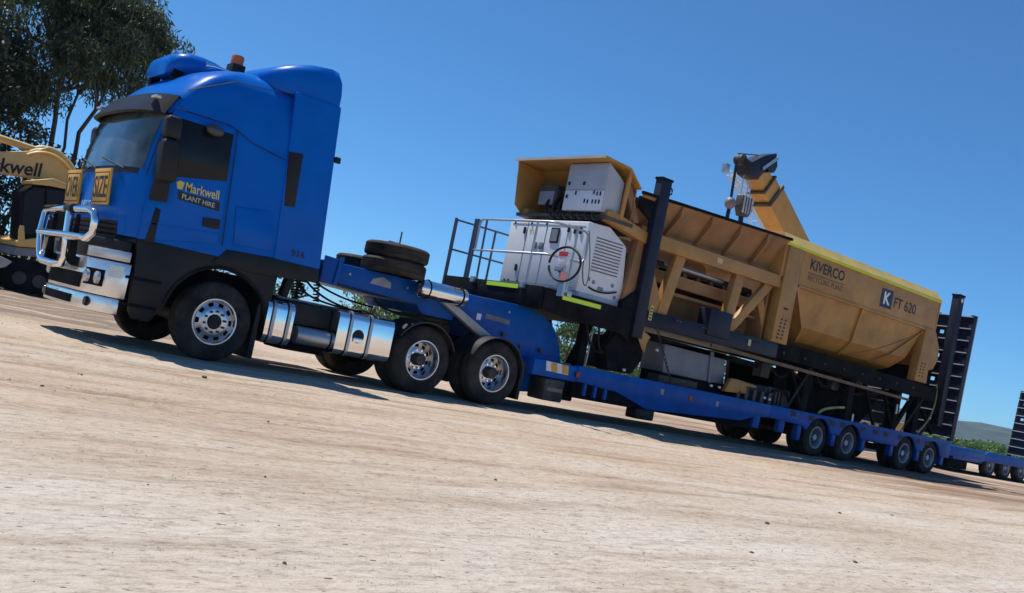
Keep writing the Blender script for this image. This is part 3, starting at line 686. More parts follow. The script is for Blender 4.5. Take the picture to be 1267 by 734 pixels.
    bp = bpanel(-1, 1, .56, .98, 0, .10, 24).build('bumper', BUMPERM, t, bevel=.01)
    bpanel(-.98, .98, .36, .55, .02, .08, 20).build('bumper_apron', BUMPERM, bp, bevel=.015, seg=3)
    bpanel(-.97, .97, .985, 1.24, -.02, .1, 20).build('bumper_step', BLACKP, bp, bevel=.01)
    bpanel(-.55, .55, .60, .78, .012, .02).build('bumper_grille', BLACKS, bp)
    bpanel(-.45, .45, .40, .50, .035, .02).build('apron_grille', BLACKS, bp)
    for sg_ in (-1, 1):
        bpanel(sg_*.62, sg_*.86, .66, .86, .012, .02, 6).build('lamp_recess', BLACKS, bp)
        for k, s_ in enumerate((.66, .80)):
            p = bf(sg_*s_, .76 - .0*k, .03); B().lathe([(0, -.02), (.05, -.018), (.075, -.004), (.08, .03)], p, 'x', 20).build('headlight', LAMP, bp, smooth=40)
        p = bf(sg_*.74, .46, .04); B().lathe([(0, -.01), (.05, -.008), (.06, .02)], p, 'x', 18).build('fog_lamp', GLASS, bp, smooth=40)
        bpanel(sg_*.90, sg_*1.0, .80, .94, .012, .02, 4).build('indicator', AMBER if 0 else LAMP, bp)
        bpanel(sg_*.60, sg_*1.0, 1.0, 1.12, .03, .06, 8).build('upper_lamp', LAMP, bp, bevel=.004)
    # --- bull bar
    X0 = -1.66
    bb = B().tube([(X0+.10, 2.36, 1.40), (X0+.03, 2.34, 1.48), (X0, 2.22, 1.51), (X0-.03, 1.25, 1.52), (X0, .32, 1.52), (X0+.03, .20, 1.49), (X0+.04, .17, 1.40), (X0+.05, .19, 1.26), (X0+.03, .30, 1.19), (X0-.02, .8, 1.18)], .046, 12).build('bull_bar', CHROME, t, smooth=60)
    B().tube([(X0+.02, 2.30, 1.47), (X0, 2.25, 1.20), (X0, 2.08, .96), (X0, 1.98, .87), (X0, 1.84, .83), (X0-.02, 1.2, .82), (X0, .98, .84), (X0, .90, .92), (X0-.02, .95, 1.2), (X0-.03, 1.0, 1.52)], .050, 12).build('bar_loop', CHROME, bb, smooth=60)
    B().tube([(X0, 2.34, 1.20), (X0-.05, 1.6, 1.19), (X0-.05, .9, 1.19), (X0, .35, 1.19)], .043, 12).build('bar_rail', CHROME, bb, smooth=60)
    B().tube([(X0+.08, 2.3, 1.50), (X0+.05, 1.9, 1.53)], .060, 10).build('bar_sleeve', BLACKP, bb, smooth=60)
    B().tube([(X0-.03, 1.12, 1.52), (X0-.03, .86, 1.52)], .060, 10).build('bar_sleeve', BLACKP, bb, smooth=60)
    for y in (.75, 1.75):
        B().prism([(-1.68, .88), (-1.62, .84), (-1.36, .82), (-1.36, .92), (-1.58, .96), (-1.63, 1.46), (-1.67, 1.46)], y-.012, y+.012).build('bar_bracket', BLACKS, bb, bevel=.004)
    # --- chassis, axles, tanks
    for y in (.80, 1.62): B().box(-1.2, 5.15, y, y+.08, .70, .96).build('chassis_rail', BLACKS, t, bevel=.01)
    for x in (.9, 1.7, 2.5, 3.9, 5.0): B().box(x, x+.1, .88, 1.62, .74, .92).build('cross_member', BLACKS, t)
    for x in (0, 3.22, 4.59): B().tube([(x, .3, .5), (x, 1.0, .47), (x, 1.5, .47), (x, 2.2, .5)], [.09, .09, .1, .09], 10).build('axle', DARKG, t, smooth=60)
    for x in (3.22, 4.59): B().sphere((x, 1.25, .5), .22, .2, .24).build('differential', DARKG, t, smooth=60)
    B().box(-.9, 1.0, .9, 1.6, .55, 1.15).build('engine', BLACKS, t, bevel=.05)
    def tank(x0, x1, z0, z1, ya, yb, straps, cap, nm='fuel_tank'):
        rad = .11; cx = [(ya+rad, z1-rad), (ya+rad, z0+rad), (yb-rad, z0+rad), (yb-rad, z1-rad)]
        pr = []
        for (cy, cz), a0 in zip(cx, (90, 180, 270, 0)):
            for k in range(7): a = R_(a0 + 15*k); pr.append((cy + rad*math.cos(a), cz + rad*math.sin(a)))
        tk = B().prism(pr, x0, x1, 'x').build(nm, CHROME, t, smooth=32)
        for sx in straps:
            pr2 = [((y-(ya+yb)/2)*1.016+(ya+yb)/2, (z-(z0+z1)/2)*1.03+(z0+z1)/2) for y, z in pr]
            B().prism(pr2, sx, sx+.045, 'x').build('tank_strap', CHROME if 0 else GALV, tk, smooth=32)
            pr3 = [((y-(ya+yb)/2)*1.022+(ya+yb)/2, (z-(z0+z1)/2)*1.04+(z0+z1)/2) for y, z in pr]
            B().prism(pr3, sx-.016, sx, 'x').build('strap_rubber', BLACKP, tk, smooth=32)
        if cap: 
            cp = B().lathe([(0, -.012), (.085, -.012), (.095, .0), (.10, .02)], (cap[0], ya, cap[1]), 'y', 26).build('cap_recess', BLACKP, tk, smooth=40)
            B().box(cap[0]-.075, cap[0]+.075, ya-.02, ya-.01, cap[1]-.085, cap[1]-.02).build('cap_plate', CHROME, cp, bevel=.008)
        return tk
    tank(.66, 1.05, .36, .92, -.02, .62, (.74, .96), None, 'def_tank')
    tank(1.72, 2.62, .37, .98, -.02, .66, (1.90, 2.22), (2.06, .66))
    tank(.66, 2.4, .37, .96, 1.86, 2.50, (1.0, 1.9), None)
    b = B().box(1.055, 1.715, .20, .74, .66, .95); b.build('battery_box', BLACKP, t, bevel=.02)
    B().box(1.06, 1.72, .25, .75, .30, .48).build('tool_box', BLACKS, t, bevel=.02)
    at = B().lathe([(0, -.02), (.07, -.015), (.115, .0), (.12, .04), (.12, .50), (.115, .54), (.07, .555), (0, .56)], (1.18, .14, .53), 'x', 24).build('air_tank', GALV, t, smooth=50)
    B().tube([(1.68, .14+.125*math.cos(k*math.pi/6), .53+.125*math.sin(k*math.pi/6)) for k in range(12)], .012, 5, closed=True).build('tank_band', BLACKS, at)
    B().box(1.1, 2.7, .66, 1.86, .965, 1.0).build('catwalk', mat('checker_plate', (.25, .25, .26), .4, .8, bump=.4, bscale=60), t, bevel=.006)
    # rear of the cab
    B().box(1.0, 1.12, .35, 2.15, 1.3, 3.4).map(rake).build('cab_back', BLACKP, t, bevel=.02)
    B().tube([(1.05, .45, 1.0), (1.1, .45, 1.35), (1.1, .45, 2.0)], .07, 10).build('intake_stack', BLACKP, t, smooth=60)
    # --- fifth wheel, guards
    fw = B().prism([(3.95+.38*math.cos(R_(a)), 1.25+.42*math.sin(R_(a))) for a in range(0, 360, 15)], 1.10, 1.16, 'z').build('fifth_wheel', DARKG, t, bevel=.01)
    B().box(3.75, 4.2, .85, 1.65, .97, 1.09).build('fifth_wheel_mount', DARKG, fw)
    def guard(x, a0, a1, m_, y0, y1, rr=.56):
        o, i_ = [], []
        for a in range(a0, a1+1, 6): o.append((x+rr*math.cos(R_(a)), .5+rr*math.sin(R_(a)))); i_.append((x+(rr-.015)*math.cos(R_(a)), .5+(rr-.015)*math.sin(R_(a))))
        return B().prism(o + i_[::-1], y0, y1).build('mudguard', m_, t, smooth=30)
    GM = mat('guard_plastic', (.016, .016, .017), .42, var=.15, dust=.12)
    for y0, y1 in ((-.02, .60), (1.90, 2.52)):
        guard(3.22, 22, 150, GM, y0, y1); guard(4.59, 0, 160, GM, y0, y1)
    B().prism([(5.10, .16), (5.16, .16), (5.17, .75), (5.11, .75)], .0, .6).build('mudflap', BLACKP, t)
    B().prism([(5.10, .16), (5.16, .16), (5.17, .75), (5.11, .75)], 1.9, 2.5).build('mudflap', BLACKP, t)
    # --- wheels
    for y, fl in ((.0, False), (2.5, True)): wheel(t, 'steer', 0, y, .50, fl, .1)
    for k, x in enumerate((3.22, 4.59)):
        for y, fl in ((.0, False), (.33, False), (2.5, True), (2.17, True)): wheel(t, 'drive', x, y, .50, fl, .3+.4*k)
    # --- writing on the cab
    o = lettering('Markwell', (0, 0, 0), (1, 0, 0), (0, 0, 1), .43, .115, DECALY, t, bold=.012, depth=0); off = root_loc(t)
    def lay(o, x0, z0, slope=0.0, y=-.008):
        for v in o.data.vertices:
            w3 = v.co + off; v.co = Vector(rake(w3.x + x0, y, w3.z + z0 + slope*w3.x)) - off
    lay(o, -.76, 1.99)
    bar = B().prism([(-.84, 1.875), (-.30, 1.855), (-.31, 1.965), (-.85, 1.975)], -.0065, 0.0).map(rake).build('decal_banner', INK, t)
    o = lettering('PLANT HIRE', (0, 0, 0), (1, 0, 0), (0, 0, 1), .42, .06, mat('decal_pale', (.45, .50, .42), .5), t, bold=.012, depth=0); lay(o, -.79, 1.895, -.03, -.0085)
    B().prism([(-.86, 2.0), (-.80, 2.0), (-.78, 2.09), (-.84, 2.10), (-.88, 2.07)], -.0075, 0).map(rake).build('decal_emblem', DECALY, t)
    o = lettering('916', (0, 0, 0), (1, 0, 0), (0, 0, 1), .20, .09, INK, t, bold=.025, depth=0); lay(o, .74, 1.53, 0, -.016)
    # --- coiled air lines from the cab to the trailer
    for k, (p, q, rad, m_) in enumerate((((1.28, .75, 1.42), (1.42, .8, 1.0), .045, BLACKP), ((1.30, .95, 1.50), (1.62, .9, 1.05), .05, BLACKP), ((1.55, .9, 1.5), (1.48, .85, 1.0), .05, BLACKP), ((1.66, .8, 1.5), (1.78, .85, 1.02), .04, BLACKP))):
        p, q = Vector(p), Vector(q); n_ = 11*10; pts = []
        ax = (q-p).normalized(); e1 = ax.cross(Vector((0, 1, 0))).normalized(); e2 = ax.cross(e1)
        for i in range(n_+1):
            a = 2*math.pi*i/10; pts.append(p.lerp(q, i/n_) + (e1*math.cos(a)+e2*math.sin(a))*rad)
        B().tube(pts, .011, 5).build('coiled_air_line', m_, t, smooth=60)
    for pth in ([(1.22, .6, 1.55), (1.35, .6, 1.25), (1.7, .6, 1.06), (2.2, .65, 1.02)], [(1.2, .75, 1.62), (1.5, .7, 1.22), (2.1, .7, 1.12), (2.7, .8, 1.12)], [(1.2, .9, 1.52), (1.4, .9, 1.6), (1.62, .9, 1.55)], [(1.2, .5, 1.35), (1.25, .5, 1.1), (1.5, .5, 1.0), (2.4, .6, 1.01)], [(1.2, .7, 1.6), (1.35, .75, 1.64), (1.6, .8, 1.58)]):
        P = [Vector(q) for q in pth]; pts = []
        for i in range(25):
            u = i/24; n_ = len(P)-1; Q = P[:]
            while len(Q) > 1: Q = [Q[j].lerp(Q[j+1], u) for j in range(len(Q)-1)]
            pts.append(Q[0])
        B().tube(pts, .016, 6).build('air_hose', BLACKP, t, smooth=60)
    return t
TRUCK = build_truck()

def TX(px, py, X):                      # point of the plane X = const seen at that pixel -> (y, z)
    v = _ray(px, py); t = (X - CAMPOS.x)/v.x; p = CAMPOS + v*t; return (p.y, p.z)
def bez(P, n=24):
    P = [Vector(q) for q in P]; out = []
    for i in range(n+1):
        Q = P[:]
        while len(Q) > 1: Q = [Q[j].lerp(Q[j+1], i/n) for j in range(len(Q)-1)]
        out.append(Q[0])
    return out

# ------------------------------------------------------------------ low loader trailer
def ramp(t, x, y0, y1, z0, z1, lean, n=11, nm='ramp'):
    rp = B().box(x+.03, x+.05, y0+.10, y1-.10, z0+.1, z1-.02)
    def ln(X, Y, Z): return (X + lean*(Z-z0), Y, Z)
    # back plate pieces between the slats leave round gaps where light shows through
    rp = B()
    for y in (y0, y1-.09): rp.box(x, x+.16, y, y+.09, z0, z1)
    rp = rp.map(ln).build(nm, NAVYS, t, bevel=.008)
    for k in range(n):
        z = lerp(z0+.08, z1-.05, k/(n-1))
        B().box(x-.035, x+.05, y0+.02, y1-.02, z-.010, z+.010).map(ln).build('ramp_slat', mat('slat_edge', (.55, .56, .60), .5, .2), rp)
        if k < n-1:
            zn = lerp(z0+.08, z1-.05, (k+1)/(n-1))
            for a, b_, za, zb in ((y0+.09, y1-.30, 0, 1), (y1-.18, y1-.09, 0, 1), (y1-.30, y1-.18, 0, .40), (y1-.30, y1-.18, .72, 1)) if k in (4, 6, 8) else ((y0+.09, y1-.09, 0, 1),):
                B().box(x+.02+.004*za, x+.06-.004*za, a, b_, lerp(z+.01, zn-.01, za), lerp(z+.01, zn-.01, zb)).map(ln).build('ramp_panel', NAVYS, rp)
    B().box(x+.16, x+.18, y0-.012, y0+.03, z0, z1).map(ln).build('ramp_edge', mat('pale_edge_strip', (.5, .52, .55), .4, .3), rp)
    return rp
def build_trailer():
    t = thing('low_loader_trailer', 'blue low loader trailer with gooseneck carrying the ochre machine', 'trailer', (11, 1.25, 0))
    gp = [(1.58, 1.62), (3.3, 1.63), (4.4, 1.63), (5.1, 1.65), (5.45, 1.64), (5.75, 1.58), (5.98, 1.46), (6.14, 1.30), (6.25, 1.10), (6.32, .87), (6.32, .34), (5.38, .26), (5.12, .52), (4.92, .80), (4.72, .97), (4.5, 1.05), (3.96, 1.27), (3.92, 1.165), (3.34, 1.165), (3.22, 1.29), (1.63, 1.34)]
    gn = B().prism(gp, .46, 2.04).build('gooseneck', TRBLUE, t, bevel=.018, seg=2)
    B().prism([(1.55, 1.30), (1.82, 1.30), (1.86, 1.66), (1.55, 1.68)], .43, .455).build('neck_cheek', TRBLUE, gn, bevel=.006)
    B().prism([(1.74, 1.30), (1.80, 1.30), (1.84, 1.70), (1.78, 1.70)], .40, .428).build('cheek_rib', TRBLUE, gn)
    B().prism([(2.35, 1.44), (2.72, 1.43), (2.70, 1.52), (2.55, 1.57), (2.40, 1.52)], .452, .459).build('scuffed_plate', mat('bare_scuff', (.30, .31, .33), .5, .3, var=.3), gn)
    for x in (2.0, 3.0, 5.0): B().cyl((x, .445, 1.5), (x, .46, 1.5), .018, 8).build('bolt_head', GALV, gn)
    B().prism([(4.55, 1.395), (5.05, 1.375), (5.05, 1.30), (4.55, 1.32)], .452, .459).build('name_plate', mat('worn_plate', (.16, .16, .17), .5, var=.4), gn)
    B().prism([(4.37, 1.37), (4.46, 1.37), (4.46, 1.27), (4.37, 1.27)], .452, .459).build('round_decal', DECALW, gn, bevel=.003)
    B().prism([(3.58, 1.40), (3.80, 1.42), (4.62, 1.07), (4.40, 1.02)], .30, .42).build('strut', mat('pale_strut', (.36, .36, .35), .5, .3, dust=.2), gn, bevel=.01)
    B().prism([(4.85, 1.02), (5.55, 1.00), (5.6, .96), (6.3, .97), (6.3, .93), (4.95, .93)], .43, .455).build('pivot_seam', TRBLUE, gn, bevel=.005)
    for x, z in ((4.95, 1.13), (5.35, .99), (5.8, 1.0), (4.88, .97)): B().cyl((x, .40, z), (x, .46, z), .035, 10).build('pivot_pin', DARKG, gn)
    # chrome air tank on the neck
    at = B().lathe([(0, -.03), (.07, -.025), (.12, -.005), (.135, .03), (.135, .80), (.12, .835), (.06, .85), (0, .855)], (3.08, .26, 1.535), 'x', 28).build('air_tank', CHROME, t, smooth=50)
    for x in (3.20, 3.82): B().tube([(x, .26+.138*math.cos(k*math.pi/10), 1.535+.138*math.sin(k*math.pi/10)) for k in range(20)], .012, 5, closed=True).build('tank_band', BLACKS, at)
    B().lathe([(0, -.06), (.05, -.06), (.05, 0)], (3.08, .24, 1.50), 'x', 12).build('tank_fitting', DARKG, at)
    # hoses under the neck
    for k in range(3): B().tube(bez([(2.5, .5, 1.25), (2.6+.1*k, .45, 1.05), (3.1, .45, 1.1-.03*k), (3.3, .45, 1.2)], 14), .014, 5).build('air_hose', BLACKP, t, smooth=60)
    # --- deck
    B().box(6.2, 11.7, .13, 2.37, .78, .84).build('deck_floor', mat('deck_timber', (.10, .08, .06), .8, var=.4, stretch=(.6, 9, 9)), t)
    bp = [(6.33, .88), (11.75, .885), (11.75, .63), (11.3, .60), (10.85, .47), (8.15, .36), (7.35, .56), (6.33, .62)]
    for y0, y1 in ((.0, .12), (2.38, 2.5)):
        B().prism(bp, y0, y1).build('side_beam', TRBLUE, t, bevel=.012)
        B().box(6.35, 11.6, y0+.08, y1+.08, .34, .60).build('under_rail', BLACKS, t)
    B().box(5.36, 6.34, .02, 2.48, .60, .86).build('deck_nose', TRBLUE, t, bevel=.015)
    hz = B().prism([(5.60, .855), (6.09, .845), (6.12, .69), (5.63, .70)], .003, .019).build('hazard_plate', DECALW, t)
    for x in (5.70, 5.94): B().prism([(x, .847), (x+.13, .846), (x+.17, .70), (x+.04, .70)], -.001, .004).build('hazard_stripe', SIGNY, hz)
    fl = B().box(5.70, 6.14, .05, .45, .22, .58).build('support_leg', DARKG, t, bevel=.03)
    B().box(5.76, 6.10, .042, .05, .38, .44).build('leg_plate', mat('dusty_pink', (.30, .20, .17), .8, var=.4), fl)
    B().box(5.70, 6.14, 2.05, 2.45, .22, .58).build('support_leg', DARKG, t, bevel=.03)
    for x in (6.55, 6.8, 7.05): B().box(x, x+.06, .02, .07, .40, .62).build('rib', TRBLUE, t)
    for y in (.04, 2.2): B().box(7.93, 8.42, y, y+.26, .17, .36).build('landing_foot', BLACKP, t, bevel=.03)
    for px, py, c in ((819, 485, DECALW), (854, 493, REDL), (887, 500, DECALW), (715, 464, REDL)):
        x, z = TY(px, py, 0); B().box(x-.045, x+.045, -.012, .0, z-.05, z+.05).build('marker_lamp', mat('dull_lens', (.30, .26, .33), .4) if c is DECALW else REDL, t, bevel=.008)
    # --- axle group
    def side(y0, y1):
        top = [(11.75, .885), (19.35, .90)]; bot = []
        xs = [13.55, 14.78, 17.24, 18.43]; edge = [(19.35, .48), (18.95, .48)]
        for xc in reversed(xs):
            edge += [(xc + .46*math.cos(R_(a)), .40 + .42*math.sin(R_(a))) for a in range(18, 163, 12)]
        poly = top + edge + [(13.05, .52), (12.9, .60), (11.75, .63)]
        sb = B().prism(poly, y0, y1).build('axle_beam', TRBLUE, t, bevel=.008)
        for px, py in ((982, 512), (1004, 517.5), (1030, 523.5), (1043, 526), (1068, 531), (1083, 535), (1096, 537.5), (1114, 541.5), (1136, 546), (1147, 548.5)):
            x, z = TY(px, py, 0)
            if y0 < 1: B().box(x-.09, x+.09, y0-.006, y0+.02, z-.05, z+.05).build('stake_pocket', INK, sb)
        return sb
    side(.0, .06); side(2.44, 2.5)
    B().box(11.7, 19.3, .07, 2.43, .80, .86).build('axle_deck', mat('deck_steel', (.06, .06, .07), .6, .3, var=.4), t)
    B().box(11.7, 19.2, .75, 1.75, .50, .80).build('axle_spine', BLACKS, t, bevel=.01)
    for x in (12.86, 14.17, 15.38, 16.62, 17.84, 19.05):
        for y0 in (.02, 2.36): B().box(x-.07, x+.07, y0, y0+.12, .28, .60).build('guard_plate', TRBLUE, t, bevel=.008)
    for x in (11.35, 12.2): B().box(x-.10, x+.10, .0, .10, .38, .62).build('hanger', TRBLUE, t, bevel=.008)
    for x in (13.55, 14.78, 17.24, 18.43):
        B().tube([(x, .3, .4), (x, 2.2, .4)], .07, 10).build('axle', DARKG, t, smooth=60)
        for y, fl_ in ((.03, False), (.30, False), (2.47, True), (2.20, True)): wheel(t, 'trailer', x, y, .40, fl_, rng.random())
    ramp(t, 18.92, -.16, .84, .90, 4.06, .045); ramp(t, 18.92, 1.66, 2.66, .90, 4.06, .045)
    B().tube([(18.3, .3, .9), (19.15, .25, 1.9)], .035, 8).build('ramp_ram', DARKG, t, smooth=60)
    B().box(19.3, 20.6, .5, 2.0, .45, .75).build('tail_box', BLACKS, t, bevel=.02)
    # tow coupling running back to the second trailer
    B().box(19.3, 21.6, .15, 2.35, .55, .80).build('tail_beam', TRBLUE, t, bevel=.02)
    return t
TRAILER = build_trailer()

# spare wheels lying on the gooseneck
def spare(x, y, z, label, rot):
    o = thing('spare_wheel', label, 'wheel', (x, y, z), 'spare wheels carried on the gooseneck')
    for nm, me in wheel_meshes('drive'):
        if nm in ('tyre', 'wheel'):
            c = bpy.data.objects.new('rim' if nm == 'wheel' else nm, me); COL.objects.link(c); c.parent = o; c.rotation_euler = (-math.pi/2, 0, 0); c.location = (0, 0, .28*.80); c.scale = (.96, .80, .96)
    o.rotation_euler = (0, 0, rot); return o
spare(2.72, .50, 1.632, 'spare wheel lying under another one on the blue gooseneck', .2)
spare(2.74, .52, 1.632+.224, 'spare wheel topmost of the stack of two on the blue gooseneck', .9)
spare(2.83, 1.46, 1.632, 'spare wheel lying alone beside the stack on the blue gooseneck', .4)
tag(B().tube([(2.58, .55, 2.11), (2.82, .6, 2.115), (2.80, .6, 2.12), (2.80, .6, 2.30)], .012, 6).build('tie_down_hook', DARKG), 'thin steel tie-down hook standing on the topmost spare wheel', 'hook')

# ------------------------------------------------------------------ the ochre machine on the trailer
def build_machine():
    t = thing('screening_machine', 'ochre feeder and bin machine with black towers on the blue trailer', 'machine', (12, 1.2, .88))
    def pr(name, pts, y0, y1, m_, par=t, bevel=.008, **k): return B().prism(pts, y0, y1).build(name, m_, par, bevel=bevel, **k)
    # platform
    pf = B().box(5.22, 7.30, -.02, 2.64, 1.80, 1.95).build('platform', BLACKS, t, bevel=.01)
    B().prism([(-.04, 2.0), (2.64, 2.0), (2.64, 1.74), (1.2, 1.70), (-.04, 1.62)], 5.16, 5.215, 'x').build('toe_board', BLACKS, pf, bevel=.005); B().prism([(5.22, 1.99), (7.25, 1.99), (7.25, 1.56), (5.9, 1.58), (5.22, 1.64)], -.06, -.022).build('toe_board', BLACKS, pf, bevel=.005)
    B().box(5.146, 5.158, .55, 1.38, 1.915, 1.985).build('hi_vis_strip', HIVIS, pf); B().box(5.60, 6.48, -.072, -.062, 1.87, 1.94).build('hi_vis_strip', HIVIS, pf)
    B().prism([(5.3, 1.80), (7.3, 1.80), (7.3, 1.62), (6.3, 1.70)], .1, 2.5).build('platform_frame', BLACKS, pf)
    def rail(path, r_=.021, m_=GALV, nm='handrail', par=pf): return B().tube(path, r_, 8).build(nm, m_, par, smooth=60)
    DKR = mat('dark_rail', (.10, .12, .16), .45, .5)
    X5 = 5.19
    for x in (5.19, 5.62, 6.1): rail([(x, 2.66, 1.8), (x, 2.66, 3.03)], .022, DKR, 'rail_post')
    for z in (3.02, 2.48): rail([(5.19, 2.66, z), (7.0, 2.66, z)], .018, DKR)
    rail([(X5-.02, 2.66, 1.8), (X5-.02, 2.66, 3.05)], .03, DKR, 'rail_post')
    for y in (2.02, 2.09): rail([(X5, y, 1.8), (X5, y, 3.05)], .028, DKR, 'gate_post')
    rail([(X5, 1.74, 1.9), (X5, 1.78, 3.03)], .019, DKR, 'rail_post')
    rail([(X5, 1.96, 2.50), (X5, 1.96, 2.96), (X5, 1.94, 3.02), (X5, 1.88, 3.05), (X5, .12, 3.05), (X5+.06, .0, 3.05), (5.85, -.02, 3.05), (5.94, -.02, 3.0), (5.96, -.02, 2.62), (5.90, -.02, 2.54), (5.26, -.0, 2.52), (X5, .08, 2.52), (X5, 2.02, 2.50)], .019)
    rail([(X5, .42, 1.95), (X5, .42, 3.05)], .02, GALV, 'rail_post'); rail([(5.68, -.03, 1.95), (5.68, -.03, 3.05)], .02, GALV, 'rail_post')
    for (x, y) in ((X5-.04, .42), (5.68, -.08), (X5-.04, 1.76)): B().box(x-.05, x+.05, y-.05, y+.05, 1.93, 2.03).build('rail_socket', GALV, pf, bevel=.006)
    # legs under platform
    for x, y in ((6.55, .3), (6.30, 2.2)):
        lg = B().box(x, x+.16, y, y+.14, .86, 1.80).build('platform_leg', BLACKS, pf, bevel=.006); rail([(x+.18, y-.02, .88), (x+.2, y-.02, 1.5)], .012, GALV, 'leg_rod', lg)
    # canopy with switchboard
    cn = pr('canopy', [(5.98, 4.34), (6.60, 4.30), (6.93, 4.03), (6.95, 4.06), (6.62, 4.335), (5.98, 4.375)], -.02, 2.34, OCHRE)
    pr('canopy_side', [(6.02, 4.335), (6.60, 4.30), (6.92, 4.03), (6.92, 3.40), (6.30, 3.42), (6.12, 3.55)], 2.28, 2.31, OCHRE, cn)
    pr('canopy_lip', [(5.965, 4.33), (5.978, 4.33), (5.985, 4.375), (5.965, 4.375)], -.025, 2.345, mat('pale_canopy_edge', (.50, .42, .32), .5), cn, 0)
    B().box(6.88, 6.91, .05, 2.28, 3.40, 4.02).build('canopy_back', OCHRED, cn)
    B().box(6.20, 6.92, .0, 2.3, 3.36, 3.42).build('canopy_floor', DARKG, cn)
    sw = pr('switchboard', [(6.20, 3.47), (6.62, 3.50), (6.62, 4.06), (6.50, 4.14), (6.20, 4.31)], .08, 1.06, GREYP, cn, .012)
    dl = B().box(6.182, 6.200, .09, 1.05, 3.48, 3.83).build('cabinet_door', WHITEP, sw, bevel=.006); B().box(6.182, 6.200, .09, 1.05, 3.84, 4.28).build('cabinet_door', GREYP, sw, bevel=.006)  # front drawn in two tones: lower half white, upper half grey
    for y, z in ((.75, 3.75), (.30, 3.76), (.30, 3.60), (.22, 3.60), (.14, 3.60), (.42, 3.60), (.50, 3.61), (.22, 3.74), (.14, 3.74)): B().box(6.176, 6.182, y, y+.035, z, z+.07).build('warning_sticker', INK, dl)
    for y, z in ((.98, 3.72), (.98, 3.95), (.60, 3.95)): B().box(6.165, 6.182, y-.02, y+.02, z-.03, z+.03).build('latch', BLACKP, sw)
    mb = B().box(6.35, 6.8, 1.45, 1.95, 3.62, 3.98).build('motor', DARKG, cn, bevel=.03); B().box(6.32, 6.36, 1.50, 1.90, 3.60, 3.86).build('motor_guard', GREYD, mb, bevel=.02)
    B().box(6.45, 6.75, 1.15, 1.38, 3.7, 4.05).build('valve_block', DARKG, cn, bevel=.02)
    for k, y in enumerate((1.25, 1.4, 1.6)): B().tube(bez([(6.4, y, 3.75), (6.2, y, 3.6), (6.2, y-.05, 3.35), (6.35, y-.3, 3.36)], 12), .028, 7).build('hose', BLACKP, cn, smooth=60)
    for k in range(7): B().tube(bez([(6.15, 1.3-.18*k, 3.42), (6.1, 1.25-.18*k, 3.28), (6.2, 1.2-.18*k, 3.33), (6.3, 1.15-.18*k, 3.4)], 8), .03, 6).build('cable', BLACKP, cn, smooth=60)
    # portal frame behind generator
    for y in (.06, 2.12): pr('portal_post', [(7.22, 3.48), (7.48, 3.48), (7.32, 1.95), (7.06, 1.95)] if y < 1 else [(7.02, 3.5), (7.27, 3.5), (7.27, 1.95), (7.02, 1.95)], y, y+.18, OCHRED)
    pr('sloping_beam', [(6.30, 3.52), (6.42, 3.55), (7.45, 3.36), (7.45, 3.16), (6.9, 3.26), (6.30, 3.36)], .02, .20, OCHRE); pr('sloping_beam', [(6.30, 3.52), (6.42, 3.55), (7.45, 3.36), (7.45, 3.16), (6.30, 3.36)], 2.1, 2.28, OCHRE)
    pr('portal_brace', [(6.62, 4.08), (6.78, 4.06), (7.12, 3.50), (6.98, 3.46)], .06, .14, OCHRED); pr('end_plate', [(6.62, 4.30), (6.70, 4.26), (6.66, 3.45), (6.58, 3.45)], .0, .05, OCHRE)
    B().box(6.95, 7.5, .3, 2.1, 3.3, 4.0).build('head_drum', DARKG, t, bevel=.08, seg=3)
    # towers
    def tower(x0, x1, y0, y1, z0, z1):
        tw = B().box(x0, x1, y0, y1, z0, z1).build('tower', NAVYS, t, bevel=.012)
        B().box(x0-.012, x1+.012, y0-.012, y1+.012, z1-.02, z1+.02).build('tower_cap', BLACKS, tw)
        B().tube([(x1+.07+.05*math.cos(a*.6), (y0+y1)/2, z1-.16+.06*math.sin(a*.6)) for a in range(11)], .014, 6).build('tower_ring', BLACKS, tw, smooth=60)
        return tw
    tw = tower(7.34, 7.60, -.08, .08, 1.55, 4.36); tower(7.34, 7.60, 2.3, 2.46, 1.55, 4.36)
    tg = B().box(7.64, 7.72, -.095, -.085, 1.90, 2.16).build('height_label', HIVIS if 0 else mat('dull_yellow_label', (.55, .47, .10), .5), tw)
    for k in range(4): B().box(7.655, 7.70, -.1, -.0955, 1.93+.055*k, 1.955+.055*k).build('label_mark', INK, tg)
    pr('tower_bracket', [(7.02, 2.1), (7.335, 2.35), (7.335, 1.45), (7.05, 1.6)], -.02, .10, BLACKS); pr('tower_gusset', [(7.0, 3.95), (7.335, 4.02), (7.335, 3.60), (7.02, 3.75)], .0, .08, BLACKS)
    pr('outrigger_arm', [(7.18, 1.62), (7.85, 1.58), (7.9, 1.2), (7.7, .92), (7.1, .9), (6.95, 1.3)], .10, .40, BLACKS, bevel=.03); pr('outrigger_plate', TYs(-.03, (783, 398), (805, 417), (800, 425), (797, 437), (794, 432)), -.035, -.02, OCHRE)
    for k in range(3): B().tube(bez([(6.5+.3*k, .2, 1.6), (6.6+.2*k, .15, 1.1), (7.0, .15, 1.0), (7.3, .2, 1.5)], 12), .02, 6).build('hydraulic_hose', BLACKP, t, smooth=60)
    for k in range(2): pr('undercarriage_brace', [(6.5+.28*k, .88), (6.58+.28*k, .88), (6.86+.28*k, 1.6), (6.78+.28*k, 1.6)], .4+.35*k, .5+.35*k, BLACKS, bevel=0)
    B().box(7.2, 7.8, .3, .8, .92, 1.5).build('hydraulic_unit', DARKG, t, bevel=.04)
    # main truss
    pr('main_beam', [(7.60, 3.42), (11.42, 3.44), (11.42, 3.20), (7.60, 3.17)], .02, .18, OCHRE, bevel=.012)
